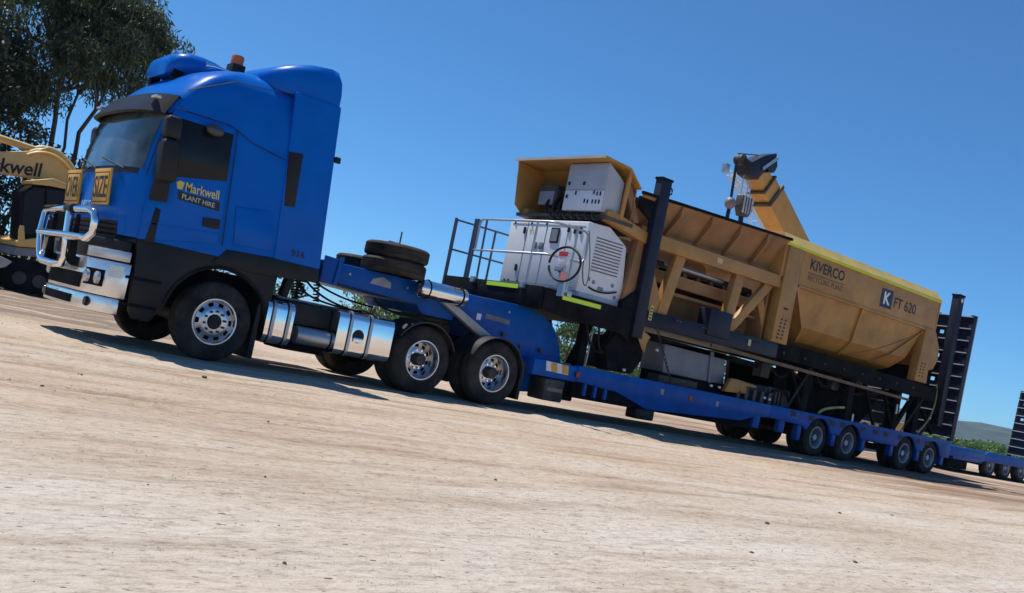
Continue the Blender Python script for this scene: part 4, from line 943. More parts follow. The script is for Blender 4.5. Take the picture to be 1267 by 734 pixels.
    pr('main_beam', [(7.2, 3.42), (11.42, 3.44), (11.42, 3.20), (7.2, 3.17)], 2.1, 2.26, OCHRE)
    for y in (.08, 2.1):
        for a, b_ in (((8.38, 3.18), (8.14, 2.06)), ((10.14, 3.20), (9.98, 2.06))): pr('truss_post', [(a[0]-.13, a[1]), (a[0]+.13, a[1]), (b_[0]+.13, b_[1]), (b_[0]-.13, b_[1])], y, y+.14, OCHRE)
        pr('truss_diagonal', [(10.98, 3.22), (11.22, 3.18), (10.22, 2.08), (9.96, 2.08)], y+.02, y+.12, OCHRE)
        pr('truss_gusset', [(7.72, 2.75), (7.80, 2.72), (8.22, 2.06), (7.78, 2.06)], y+.02, y+.06, OCHRE)
    B().tube([(8.3, .35, 3.02), (9.95, .35, 3.02)], .04, 8).build('pipe', GALV, t, smooth=60)
    B().box(7.8, 11.3, .42, .56, 2.66, 2.88).build('inner_beam', OCHRED, t, bevel=.01); B().box(7.8, 11.3, .42, .50, 2.50, 2.56).build('inner_rail', OCHRED, t)
    B().box(7.7, 11.3, .9, 1.7, 2.1, 2.62).build('conveyor_trough', OCHRED, t, bevel=.02)
    B().box(7.7, 11.3, .6, 2.0, 2.95, 3.1).build('conveyor_belt', BLACKP, t, bevel=.03)
    B().box(7.3, 11.4, 1.96, 2.02, 2.02, 3.5).build('far_cladding', OCHRED, t)
    for k in range(9): B().cyl((7.9+.4*k, .55, 2.92), (7.9+.4*k, 2.05, 2.92), .06, 10).build('roller', DARKG, t, smooth=50)
    B().box(11.22, 11.27, .2, 2.1, 2.1, 3.35).build('end_cladding', OCHRED, t)
    B().box(9.32, 9.98, -.04, .25, 1.92, 2.42).build('valve_housing', NAVYS, t, bevel=.02)
    for k in range(6): B().tube([(10.75+.07*k, .55, 2.25+.11*math.cos(a*.5)) if 0 else (10.7+.06*k+.09*math.cos(a*.5), .5, 2.28+.13*math.sin(a*.5)) for a in range(13)], .016, 5).build('hose_coil', OCHRED, t, smooth=60)
    B().box(10.6, 11.3, .6, 1.9, 2.1, 2.5).build('gearbox', OCHRED, t, bevel=.04)
    # hopper side plates with ribs, both sides
    for sg, yr, yi in ((1, -.04, .46), (-1, 2.44, 1.94)):
        vs = [(6.98, yr, 3.99), (11.32, yr, 4.17), (11.32, yi, 3.36), (7.3, yi, 3.30)]; th = .012*sg
        hp = B().add(vs + [(x, y+th, z-.01) for x, y, z in vs], [(0,1,2,3),(7,6,5,4),(0,4,5,1),(1,5,6,2),(2,6,7,3),(3,7,4,0)]).build('hopper_side', OCHRED, t)
        B().bar((6.95, yr-.01*sg, 4.0), (11.34, yr-.01*sg, 4.185), .05, .05).build('hopper_rim', BLACKS, hp)
        for x in (8.05, 8.9, 9.75, 10.6):
            z = lerp(3.99, 4.17, (x-6.98)/4.34)
            B().add([(x-.03, yr-.005*sg, z-.03), (x+.03, yr-.005*sg, z-.03), (x+.03, yi-.05*sg, 3.40), (x-.03, yi-.05*sg, 3.40), (x-.03, yr+.0*sg, z-.20), (x+.03, yr+.0*sg, z-.20), (x+.03, yi-.16*sg, 3.42), (x-.03, yi-.16*sg, 3.42)],
                    [(0,1,2,3),(7,6,5,4),(0,4,5,1),(1,5,6,2),(2,6,7,3),(3,7,4,0)]).build('hopper_rib', OCHRED, hp)
        B().bar((7.4, yi-.12*sg, 3.46), (11.3, yi-.12*sg, 3.50), .10, .10).build('hopper_foot', OCHRED, hp)
    # base frame
    pr('base_beam', [(7.6, 2.06), (11.6, 2.12), (11.6, 1.82), (7.6, 1.80)], .0, .16, NAVYS); pr('base_beam', [(7.1, 2.06), (18.2, 2.10), (18.2, 1.82), (7.1, 1.80)], 2.1, 2.26, NAVYS)
    pr('base_beam', [(11.6, 2.16), (18.3, 2.08), (18.3, 1.76), (11.6, 1.84)], .06, .20, BLACKS)
    pr('base_rail', [(9.6, 1.79), (17.0, 1.68), (17.0, 1.62), (9.6, 1.72)], .02, .06, mat('brown_rail', (.16, .085, .035), .6, var=.3), bevel=0)
    pr('inner_rail', [(8.3, 1.70), (16.6, 1.62), (16.6, 1.52), (8.3, 1.60)], .5, .6, BLACKS, bevel=0)
    B().box(8.3, 17.5, .3, 2.0, 1.84, 2.05).build('discharge_conveyor', BLACKP, t)
    for x in (8.4, 9.2, 10.8): 
        for k in range(3): B().cyl((x+.08*k, -.01, 2.02), (x+.08*k, -.03, 2.02), .016, 6).build('bolt', DARKG, t)
    # bin
    pl = B().prism([(11.30, 4.10), (17.62, 4.12), (17.62, 3.42), (17.15, 3.36), (11.30, 3.34)], .02, .07).build('bin_panel', OCHRE, t, bevel=.006)
    B().prism([(11.30, 4.10), (17.62, 4.12), (17.62, 3.36), (11.30, 3.34)], 2.33, 2.38).build('bin_panel', OCHRE, t, bevel=.006)
    pr('panel_seam', [(11.88, 4.08), (11.905, 4.08), (11.905, 3.37), (11.88, 3.37)], .008, .021, OCHRED, pl, 0)
    pr('panel_flange', [(11.9, 3.375), (17.18, 3.395), (17.18, 3.345), (11.9, 3.325)], -.02, .02, OCHRE, pl, .004)
    for y0, y1, yc in ((-.005, .02, .14), (2.38, 2.405, 2.26)):
        sgn = 1 if y0 < 1 else -1; ya = y0 if sgn > 0 else y1
        B().box(11.28, 17.66, min(ya, ya+.05*sgn)-.012, max(ya, ya+.05*sgn)+.0, 4.075, 4.135).build('rim_strip', RIMYEL, t, bevel=.01)
        vs = [(11.26, ya, 4.135), (17.68, ya, 4.150), (17.60, yc, 4.33), (11.30, yc, 4.33)]
        B().add(vs + [(x, y, z-.03) for x, y, z in vs], [(0,1,2,3),(7,6,5,4),(0,4,5,1),(1,5,6,2),(2,6,7,3),(3,7,4,0)]).build('rim_cap', CAPLIT, t)
    B().prism([(.0, 4.12), (.14, 4.325), (2.26, 4.325), (2.4, 4.12), (2.38, 3.4), (1.9, 3.15), (.5, 3.15), (.02, 3.4)], 11.26, 11.30, 'x').build('bin_end', OCHRE, t, bevel=.004)
    B().prism([(.0, 4.12), (.14, 4.325), (2.26, 4.325), (2.4, 4.12), (2.38, 3.3), (1.9, 2.5), (.5, 2.5), (.02, 3.3)], 17.62, 17.66, 'x').build('bin_end', OCHRE, t, bevel=.004)
    sec = [(.07, 3.36), (.11, 3.17), (.15, 2.98), (.19, 2.79), (.23, 2.60), (.36, 2.46), (.50, 2.32), (.80, 2.20), (1.2, 2.12)]
    def xl(z): u = (3.36-z)/1.24; return 11.86 + 1.05*u
    def xr_(z): u = (3.36-z)/1.24; return 17.2 - .55*u
    full = sec + [(2.4-y, z) for y, z in sec[-2::-1]]
    rgs = [[(lerp(xl(z), xr_(z), u/10), y, z) for y, z in full] for u in range(11)]
    bd = B().loft(rgs, True, True, closed=True).build('bin_body', OCHRE, t, smooth=12)
    def strip(x_of, w_, nm, off=.02):
        rg = [[(x_of(z)-w_/2, y-off, z-off*.6), (x_of(z)+w_/2, y-off, z-off*.6), (x_of(z)+w_/2, y+.03, z), (x_of(z)-w_/2, y+.03, z)] for y, z in sec[:7]]
        B().loft(rg).build(nm, OCHRE, bd)
    strip(lambda z: 14.42 + .05*(3.36-z), .06, 'bin_rib', .05); strip(lambda z: xl(z)+.05, .09, 'bin_rib', .06); strip(lambda z: xr_(z)-.95*(3.36-z)-.02, .06, 'bin_rib', .05); strip(lambda z: xr_(z)-1.9*(3.36-z)**1.3, .04, 'bin_crease', .02)
    def leg(pts, y0, y1, hx, hz, n):
        lg = pr('bin_leg', pts, y0, y1, OCHRE, t, .01)
        for k in range(n):
            for j in range(2):
                x, z = hx[0] + j*hx[1] + .01*k, hz + k*.075
                B().prism([(x+.035*math.cos(R_(a)), z+.02*math.sin(R_(a))) for a in range(0, 360, 45)], y0-.006, y0+.01).build('slot_hole', INK, lg)
        return lg
    for y0, y1 in ((-.03, .18), (2.22, 2.42)):
        leg([(11.36, 4.07), (11.84, 4.07), (11.82, 2.12), (11.30, 2.12)], y0, y1, (11.46, .14), 2.22, 6); leg([(17.12, 3.40), (17.52, 3.42), (17.56, 2.12), (17.0, 2.12)], y0, y1, (17.16, .14), 2.26, 5)
        pr('leg_slot', [(11.50, 2.80), (11.64, 2.80), (11.64, 2.84), (11.50, 2.84)], y0-.006, y0+.01, INK, t, 0)
        pr('tail_gusset', [(17.56, 3.42), (17.72, 3.38), (17.98, 3.05), (18.02, 2.75), (17.86, 2.5), (17.58, 2.42)], y0+.06, y1-.04, OCHRE)
    # lettering on the bin
    lt = lambda txt, x, z, w_, h_, m_, b_=.01: lettering(txt, (x, .0185, z), (1, 0, 0), (0, 0, 1), w_, h_, m_, pl, bold=b_, depth=.002)
    lt('KIVERCO', 12.20, 3.76, 1.28, .22, INK, .022); pr('underline', [(12.16, 3.69), (13.52, 3.70), (13.52, 3.688), (12.16, 3.678)], .0145, .021, INK, pl, 0)
    lt('RECYCLING PLANT', 12.20, 3.54, 1.30, .115, mat('ink_brown', (.07, .045, .02), .6), .0)
    lg = pr('logo_square', [(15.02, 3.94), (15.50, 3.945), (15.50, 3.53), (15.02, 3.525)], .012, .021, INKNAVY, pl, 0)
    o = lettering('K', (15.13, .010, 3.60), (1, 0, 0), (0, 0, 1), .28, .28, DECALW, pl, bold=.03, depth=.002)
    lt('FT 620', 15.60, 3.60, .98, .24, INK, .012)
    # rear tower, sub-frame, chute under the bin
    rt = tower(18.50, 18.74, .0, .20, 1.2, 4.45); B().cyl((18.62, -.012, 4.33), (18.62, .0, 4.33), .05, 14).build('tower_eye', DECALW, rt)
    tower(18.50, 18.74, 2.2, 2.40, 1.2, 4.45)
    B().box(17.7, 18.3, .25, 2.2, 2.0, 3.4).build('tail_drum_cover', BLACKS, t, bevel=.05)
    pr('chute', [(13.6, 1.80), (16.9, 1.72), (16.6, 1.15), (16.3, .89), (13.7, .89)], .75, .82, BLACKS); pr('chute', [(13.0, 1.80), (17.9, 1.72), (17.4, .89), (13.1, .89)], 2.2, 2.3, BLACKS)
    for x in (12.9, 14.6, 16.6, 17.55): pr('sub_frame_leg', [(x, 1.80), (x+.24, 1.80), (x+.22, .89), (x+.02, .89)], .12, .34, BLACKS)
    pr('leg_brace', [(16.85, .95), (16.98, .95), (17.6, 1.75), (17.46, 1.75)], .2, .28, BLACKS); pr('tail_brace', [(17.75, 1.5), (17.85, 1.5), (18.5, 1.0), (18.4, .96)], .05, .12, BLACKS)
    for px, py in ((1105, 505), (1050, 517)): 
        x, z = TY(px, py, .2); B().box(x-.03, x+.03, .10, .12, z-.12, z+.1).build('grease_point', GALV, t)
    B().tube(bez([(14.4, .05, 1.15), (14.0, .05, 1.1), (13.6, .05, 1.05), (13.45, .02, .92)], 10), .03, 6).build('chain', mat('yellow_chain', (.55, .50, .15), .5, .4), t, smooth=60)
    B().tube(bez([(18.5, .2, 2.2), (18.5, .1, 1.8), (18.2, .0, 1.3), (17.6, .0, .95)], 12), .02, 6).build('tie_strap', mat('strap_yellow', (.40, .32, .12), .7), t, smooth=60)
    # clutter slung under the bin
    q = random.Random(31)
    for k in range(7):
        x = 11.9 + .72*k + q.uniform(-.15, .15); B().box(x, x+q.uniform(.25, .6), .30+q.uniform(0, .25), .62, 1.30+q.uniform(-.1, .2), 1.74).build('cable_box', BLACKS if k % 3 else DARKG, t, bevel=.015)
        B().tube(bez([(x, .22, 1.76), (x+.1, .20, 1.5), (x+.5, .2, 1.45+q.uniform(-.2, .1)), (x+.8, .24, 1.76)], 10), .018, 5).build('hydraulic_hose', BLACKP, t, smooth=60)
    for x in (12.3, 15.2, 16.0): pr('cross_brace', [(x, 1.78), (x+.09, 1.78), (x+.75, .90), (x+.66, .90)], .14, .19, BLACKS, bevel=0)
    for k in range(8): B().cyl((11.9+.75*k, .046, 1.96), (11.9+.75*k, .06, 1.96), .03, 6).build('bolt', DARKG, t)
    for px, py in ((918, 424), (877, 318), (1120, 352)):
        x, z = TY(px, py, .0)
    B().box(9.28, 9.44, .008, .019, 3.27, 3.37).build('plate_label', mat('pale_plate', (.55, .42, .20), .5), t)
    B().box(10.62, 10.70, -.012, -.001, 1.92, 2.04).build('plate_label', HIVIS if 0 else mat('pale_green_plate', (.45, .52, .25), .5), t)
    return t
MACHINE = build_machine()

# ------------------------------------------------------------------ generator
def build_gen():
    t = thing('generator_set', 'white louvred generator standing on the black platform', 'generator', (6.6, 1.15, 1.95))
    pf = [(6.05, 2.08), (7.13, 2.08), (7.13, 2.24), (7.02, 3.02), (6.98, 3.06), (6.55, 3.28), (6.05, 3.26)]
    c = B().prism(pf, .14, 2.20).build('canopy', WHITEP, t, bevel=.015, seg=3)
    B().box(6.08, 7.10, .10, 2.22, 1.95, 2.078).build('skid', mat('pale_skid', (.5, .5, .52), .5), t, bevel=.008)
    for k in range(11):
        z = 2.46 + k*.055
        B().prism([(6.28, z), (6.92, z+.005), (6.92, z+.025), (6.28, z+.02)], .128, .1385).build('louvre_slat', WHITEP, c); B().prism([(6.28, z+.024), (6.92, z+.028), (6.92, z+.048), (6.28, z+.044)], .134, .1395).build('louvre_gap', mat('louvre_shadow_grey', (.13, .13, .14), .6), c)
    for y in (.62, 1.18, 1.70): B().box(6.044, 6.0485, y-.004, y+.004, 2.12, 3.22).build('door_seam', GREYD, c)
    for z in (2.13, 3.18): B().box(6.044, 6.0485, .2, 2.14, z-.004, z+.004).build('door_seam', GREYD, c)
    w_ = B().box(6.030, 6.049, .82, 1.04, 2.86, 3.13).build('display_window', BLACKP, c, bevel=.015); B().box(6.026, 6.030, .85, 1.01, 2.89, 3.10).build('window_pane', GREYD, w_)
    for y in (.95, 1.12): B().box(6.030, 6.049, y+.24, y+.35, 2.74, 2.86).build('vent', GREYD, c, bevel=.008)
    for y, z in ((1.76, 3.06), (.44, 3.10), (.60, 3.12), (.62, 2.42), (1.80, 2.38), (.30, 3.1)): B().box(6.025, 6.049, y-.025, y+.025, z-.06, z+.06).build('door_handle', BLACKP, c, bevel=.008)
    for x, z in ((6.40, 2.30), (6.55, 2.22), (6.62, 2.22), (6.85, 2.33), (6.95, 2.14), (6.28, 2.33)): B().box(x-.025, x+.025, .125, .139, z-.03, z+.03).build('socket', GREYD, c)
    for y, z in ((2.06, 3.19), (1.95, 2.14), (1.7, 2.14), (2.06, 2.14), (1.6, 3.19), (1.2, 3.19)): B().box(6.035, 6.049, y-.015, y+.015, z-.02, z+.02).build('hinge', DARKG, c)
    for ch, yy, ww in (('1', 1.62, .03), ('4', 1.575, .055)): lettering(ch, (6.046, yy, 3.02), (0, -1, 0), (0, 0, 1), ww, .09, DECALY, c, bold=.01, depth=.002)
    B().cyl((6.5, 2.0, 3.26), (6.5, 2.0, 3.44), .035, 10).build('exhaust_stub', DARKG, c)
    B().tube(bez([(6.3, .12, 2.20), (6.5, .10, 2.12), (6.8, .10, 2.18), (6.95, .11, 2.24)], 10), .016, 6).build('battery_cable', BLACKP, c, smooth=60)
    return t
build_gen()
# hose coil with red extinguisher box hung on the platform rail
def build_hose():
    yc, zc = TX(699, 327, 5.14)
    t = thing('hose_reel', 'black hose loop with a red and white box hung on the platform rail', 'hose', (5.14, yc, zc-.3))
    B().tube([(5.13, yc+.36*math.cos(a*2*math.pi/36), zc+.27*math.sin(a*2*math.pi/36)) for a in range(36)], .020, 7).build('hose', BLACKP, t, smooth=60)
    B().tube(bez([(5.2, yc-.33, zc+.1), (5.25, yc-.35, zc-.5), (5.3, yc-.6, zc-.45), (5.9, -.05, zc+.7)], 16), .009, 5).build('cable', BLACKP, t, smooth=60)
    bx = B().box(5.12, 5.18, yc-.06, yc+.16, zc-.02, zc+.20).build('box', DECALW, t, bevel=.01); B().box(5.112, 5.12, yc-.05, yc+.15, zc+.12, zc+.19).build('red_panel', REDP, bx); B().box(5.112, 5.12, yc-.12, yc+.02, zc-.26, zc-.12).build('tag', mat('pale_red', (.55, .22, .2), .6), bx)
    B().box(5.11, 5.17, yc-.02, yc+.20, zc-.12, zc-.03).build('nozzle', GALV, t, bevel=.015); B().box(5.15, 5.2, yc-.05, yc+.07, zc-.5, zc-.12).build('bracket', GALV, t)
build_hose()

# ------------------------------------------------------------------ loose gear on the deck
g = TYs(.5, (823, 423), (898, 437), (895, 476), (820, 461))
gt = thing('steel_tank', 'plain grey steel tank under the machine on the trailer deck', 'tank', (9.6, 1.2, .86))
B().prism(g, .5, 1.1).build('tank_body', GREYD, gt, bevel=.02)
B().prism(TYs(.47, (880, 435), (884, 436), (880, 474), (876, 473)), .47, .499).build('tank_rib', GREYD, gt, bevel=.004)
B().box(g[3][0], g[2][0], .55, 1.05, .845, 1.12).build('tank_skid', BLACKS, gt)
tag(B().box(8.5, 9.6, .18, .48, .845, 1.02).build('timber_block', mat('dark_timber', (.05, .042, .035), .8, var=.4), bevel=.01), 'dark timber packing block beside the grey tank on deck', 'timber')
cb = thing('tool_crate', 'dark open crate behind the deck edge by the ochre bracket', 'crate', (11.2, .5, .86))
B().box(10.9, 12.2, .3, .9, .845, 1.10).build('crate_body', BLACKS, cb, bevel=.015)
for k in range(5): B().box(10.95+.26*k, 11.05+.26*k, .28, .298, .86, 1.12).build('crate_slat', DARKG, cb)
hb = TYs(.3, (894, 484), (903, 468), (910, 469), (934, 477), (934, 480), (922, 478), (921, 487), (915, 486), (914, 483), (910, 486))
tag(B().prism(hb, .26, .34).build('steel_bracket', OCHRE, bevel=.006), 'ochre steel bracket plate propped on the deck edge', 'bracket')
pk = thing('pump_unit', 'dark pump unit with hoses on the deck under the bin', 'pump', (12.7, .7, .86))
B().box(12.1, 12.9, .4, 1.1, .865, 1.25).build('pump_body', mat('teal_grey', (.06, .08, .10), .5, var=.3), pk, bevel=.04, seg=3)
for k in range(6): B().box(11.95+.12*k, 12.0+.12*k, .36, .39, .90, 1.20).build('cooling_fin', DARKG, pk)
B().tube(bez([(12.0, .38, 1.0), (12.2, .3, 1.3), (12.7, .3, 1.3), (12.9, .4, .95)], 14), .025, 6).build('hose', BLACKP, pk, smooth=60)
for k, (px, py) in enumerate(((812, 433), (879, 477), (889, 479), (945, 492), (951, 494), (771, 457.5))):
    x, z = TY(px, py, .1); tag(B().box(x-.03, x+.03, .06, .10, z-.025, z+.02).build('rag', mat('white_rag', (.7, .72, .75), .7), bevel=.012), 'small white rag or tag caught on the deck edge', 'rag', 'white tags along the deck edge')

# ------------------------------------------------------------------ second trailer
def build_trailer2():
    t = thing('parked_trailer', 'second blue trailer with raised ramp parked behind the loaded one', 'trailer', (29, 4.2, 0))
    B().box(25.4, 28.0, 3.1, 5.4, .40, .60).build('drawbar_deck', TRBLUE, t, bevel=.02); B().box(26.0, 27.4, 3.3, 5.2, .10, .40).build('tool_box', BLACKS, t, bevel=.02)
    B().prism([(27.8, .62), (28.2, .80), (36, .82), (36, .52), (28, .50)], 3.05, 3.15).build('side_beam', TRBLUE, t, bevel=.01); B().prism([(27.8, .62), (28.2, .80), (36, .82), (36, .52), (28, .50)], 5.4, 5.5).build('side_beam', TRBLUE, t, bevel=.01)
    B().box(27.9, 36, 3.15, 5.4, .68, .78).build('deck', BLACKS, t)
    for x in (28.5, 29.7, 30.9, 33.3, 34.5):
        B().tube([(x, 3.4, .4), (x, 5.2, .4)], .07, 8).build('axle', DARKG, t)
        for y, fl in ((3.05, False), (5.5, True)): wheel(t, 'trailer', x, y, .40, fl, rng.random())
    ramp(t, 31.5, 3.1, 3.9, .82, 3.20, .10, 9)
build_trailer2()

# ------------------------------------------------------------------ excavator
def build_excavator():
    t = thing('excavator', 'cream yellow excavator with dark cab parked beyond the truck nose', 'excavator', (.6, 13.6, 0))
    Y = 13.6
    bo = TYs(Y, (-60, 178), (0, 188), (40, 187), (58, 182), (72, 188), (88, 205), (98, 228), (99, 260), (85, 262), (80, 235), (62, 226), (46, 222), (0, 215), (-60, 205))
    bm_ = B().prism(bo, Y-.22, Y+.22).build('boom', EXCY, t, bevel=.03)
    cyl0, cyl1 = TY(-40, 158, Y), TY(42, 185, Y)
    B().tube([(cyl0[0], Y, cyl0[1]), (lerp(cyl0[0], cyl1[0], .6), Y, lerp(cyl0[1], cyl1[1], .6)), (cyl1[0], Y, cyl1[1])], .085, 12).build('arm_cylinder', EXCY, t, smooth=50)
    for k in range(5):
        a = [TY(px + k*1.5, py - k*1.8, Y) for px, py in ((30, 192), (52, 184), (70, 190), (84, 206), (92, 228))]
        B().tube(bez([(x, Y-.26+.08*k, z) for x, z in a], 14), .035, 6).build('hydraulic_line', EXCY if k % 2 == 0 else DARKG, bm_, smooth=60)
    x0, z0 = TY(-46, 187, Y-.22); x1, _ = TY(46, 200, Y-.22); _, zt = TY(0, 190, Y); 
    xk, zk = TY(1, 213, Y-.22); o = lettering('Markwell', (0, 0, 0), (1, 0, 0), (0, 0, 1), (TY(46, 219, Y)[0]-xk)*1.86, .33, INK, bm_, bold=.02, depth=0); off = root_loc(t)
    wd = (TY(46, 219, Y)[0]-xk)*1.86
    sl_ = (TY(46, 219, Y-.22)[1]-zk)/(TY(46, 219, Y-.22)[0]-xk)
    for v in o.data.vertices:
        w3 = v.co + off; xx = w3.x + xk - wd*.46; v.co = Vector((xx, Y-.228, w3.z + zk + sl_*(xx-xk))) - off
    st = TYs(Y, (-60, 178), (-60, 205), (-75, 330), (-95, 330)); B().prism(st, Y-.18, Y+.18).build('stick', EXCY, t, bevel=.02)
    # cab
    yc0, yc1 = 12.5, 13.5
    def q(*p): return TYs(yc0, *p)
    cp = q((28, 236), (42, 228), (84, 234), (88, 305), (24, 298)); cab = B().prism(cp, yc0, yc1).build('cab', BLACKS, t, bevel=.05, seg=3)
    B().prism(q((31, 240), (43, 232), (55, 234), (52, 292), (27, 288)), yc0-.012, yc0+.01).build('cab_window', GLASSX, cab); B().prism(q((58, 234), (82, 237), (84, 292), (56, 292)), yc0-.012, yc0+.01).build('cab_window', GLASSX, cab)
    B().prism(q((40, 223), (66, 221), (88, 230), (86, 235), (60, 230), (40, 228)), yc0-.05, yc1+.05).build('cab_roof', EXCY, cab, bevel=.02)
    B().prism(q((18, 298), (60, 292), (110, 300), (120, 312), (20, 305)), yc0-.1, 14.9).build('deck', EXCY, t, bevel=.03)
    B().prism(q((22, 285), (24, 279), (29, 279), (30, 297), (21, 299)), yc0-.08, yc0-.03).build('hand_guard', EXCY, t, bevel=.015)
    B().prism(q((20, 306), (120, 312), (122, 325), (18, 316)), yc0, 14.8).build('frame', GREYD, t, bevel=.02)
    x0, x1 = TY(-6, 340, 12.6)[0], 3.2
    B().box(x1-2.2, x1+.3, 12.6, 15.0, 1.15, 2.0).build('engine_bay', EXCY, t, bevel=.1, seg=3)
    for ya in (12.4, 14.4):
        tr = [(x0+.35, .02), (x1-.35, .02), (x1-.1, .12), (x1, .38), (x1-.12, .66), (x1-.35, .75), (x0+.35, .75), (x0+.1, .64), (x0, .38), (x0+.1, .12)]
        tk = B().prism(tr, ya, ya+.5).build('track', BLACKS, t, bevel=.03)
        for k in range(int((x1-x0-.5)/.17)): B().box(x0+.3+.17*k, x0+.40+.17*k, ya-.02, ya+.52, .0, .03).build('track_shoe', DARKG, tk)
        for k in range(6): B().cyl((x0+.45+k*(x1-x0-.9)/5, ya-.012, .32), (x0+.45+k*(x1-x0-.9)/5, ya+.01, .32), .15, 16).build('track_roller', DARKG, tk)
    # blade / bucket edge reaching to the left of frame
    B().prism(TYs(12.3, (-30, 312), (0, 317), (14, 324), (6, 330), (-30, 338)), 12.2, 13.4).build('bucket', mat('worn_bucket_steel', (.42, .40, .38), .5, .4, dust=.3), t, bevel=.02)
build_excavator()

# ------------------------------------------------------------------ mobile crane
def build_crane():
    Y = 10.5
    t = thing('mobile_crane', 'orange telescopic mobile crane behind the ochre machine', 'crane', (30, Y, 0))
    tip = Vector((TY(934, 212, Y)[0], Y, TY(934, 212, Y)[1])); mid = Vector((TY(975, 292, Y)[0], Y, TY(975, 292, Y)[1]))
    dr = (mid-tip).normalized(); piv = tip + dr*((tip.z-2.3)/-dr.z)
    L = (piv-tip).length
    bm_ = B().bar(tip + dr*1.15, piv, .80, .98).build('boom', CRANEY, t, bevel=.04)
    B().bar(tip + dr*.62, tip + dr*1.2, .70, .84).build('boom_section', CRANEY, bm_, bevel=.03); B().bar(tip + dr*.1, tip + dr*.7, .60, .70).build('boom_section', CRANEY, bm_, bevel=.03)
    B().bar(tip + dr*1.10, tip + dr*1.22, .86, 1.04).build('boom_collar', DARKG, bm_); B().bar(tip + dr*.60, tip + dr*.68, .76, .90).build('boom_collar', DARKG, bm_)
    up_ = dr.cross(Vector((0, 1, 0))).normalized()
    if up_.z < 0: up_ = -up_
    B().tube([tip + dr*1.3 + up_*.46, tip + dr*3 + up_*.48, piv*1.0 + up_*.46], .04, 6).build('boom_hose', DARKG, bm_, smooth=60)
    # head with sheaves
    def h(px, py): x, z = TY(px, py, Y); return Vector((x, Y, z))
    hp = TYs(Y, (916, 196), (922, 201), (938, 193), (953, 190), (954, 206), (950, 214), (935, 215), (928, 222), (920, 216))
    hd = B().prism(hp, Y-.30, Y+.30).build('boom_head', NAVYS, t, bevel=.03)
    for px, py, rr in ((916, 198, .27), (938, 203, .2)):
        c = h(px, py); B().cyl((c.x, Y-.16, c.z), (c.x, Y+.16, c.z), rr*.72, 18).build('sheave', DARKG, hd, smooth=40)
    a, b_ = h(934, 209), h(953, 196); B().bar(a + Vector((0, -.34, 0)), b_ + Vector((0, -.34, 0)), .04, .12).build('head_strut', GALV, hd)
    a, b_ = h(913, 190), h(938, 192); B().tube([a, b_], .02, 5).build('winch_rope', DARKG, hd)
    # hook ball line
    a, b_, c = h(911.5, 200), h(904, 248), h(899, 272)
    hk = B().tube([a, b_], .05, 7).build('hoist_rope', NAVYS, t, smooth=60); B().sphere((b_.x, Y, b_.z-.1), .20, .20, .22).build('hook_ball', mat('ball_grey_red', (.20, .16, .16), .5), hk, smooth=60); B().tube([b_ + Vector((0, 0, -.3)), c], .07, 8).build('hook', NAVYS, hk, smooth=60)
    # hook block
    for px in (915, 922, 926): B().tube([h(px+6, 216), h(px, 250)], .018, 5).build('hoist_rope', GALV, t)
    c = h(920, 256); bl = B().prism([(c.x-.30, c.z+.36), (c.x+.28, c.z+.36), (c.x+.34, c.z-.1), (c.x+.14, c.z-.36), (c.x-.16, c.z-.36), (c.x-.32, c.z-.05)], Y-.16, Y+.16).build('hook_block', DARKG, t, bevel=.03)
    for k in range(4): B().bar((c.x-.24+.15*k, Y-.18, c.z+.34), (c.x-.22+.14*k, Y-.18, c.z-.26), .05, .03).build('block_plate', LATW, bl)
    B().tube([h(917, 266), h(916, 278)], .09, 8).build('hook', NAVYS, bl, smooth=60)
    # carrier and cab
    cr = TYs(9.5, (962, 452), (968, 452), (974, 470), (968, 482), (960, 480)); B().prism([(26.1, .9), (26.5, .9), (26.45, 2.6), (26.2, 2.9)], 9.6, 10.0).build('boom_rest', CRANEY, t, bevel=.02)
    B().box(25.2, 34.5, 9.2, 11.8, .85, 1.30).build('carrier', CRANEY, t, bevel=.05)
    B().box(28.8, 33.5, 9.3, 11.7, 1.3, 2.4).build('superstructure', CRANEY, t, bevel=.1)
    cb = B().prism([(26.5, 1.3), (26.6, 1.85), (26.9, 2.12), (27.6, 2.2), (28.3, 2.05), (28.45, 1.75), (28.5, 1.3)], 9.2, 11.6).build('cab', WHITEP, t, bevel=.05, seg=3)
    B().prism([(26.68, 1.62), (26.92, 2.0), (27.55, 2.06), (27.6, 1.62)], 9.185, 9.21).build('cab_window', GLASS, cb); B().prism([(27.7, 1.62), (27.68, 2.05), (28.15, 1.98), (28.3, 1.65)], 9.185, 9.21).build('cab_window', GREYD, cb)
    B().box(28.5, 28.8, 9.2, 9.6, 1.3, 2.1).build('fuel_drum', REDP, t, bevel=.05)
    for x in (26.4, 28.0, 31.0, 32.6):
        for y, fl in ((9.15, False), (11.85, True)): wheel(t, 'drive', x, y, .50, fl, .3)
    # lattice jib stowed beside the boom
    ja, jb_ = TY(905, 214, Y+2.2), TY(955, 300, Y+2.2); A, Bq = Vector((ja[0], Y+2.2, ja[1])), Vector((jb_[0], Y+2.2, jb_[1])); dd = (Bq-A).normalized(); s1 = Vector((0, 1, 0)); s2 = dd.cross(s1).normalized()
    n = 12; LL = (Bq-A).length*1.5; b = B()
    for k, (u, v) in enumerate(((-1, -1), (1, -1), (1, 1), (-1, 1))): b.tube([A + (s1*u*.10 + s2*v*.12), A + dd*LL + (s1*u*.35 + s2*v*.42)], .03, 5)
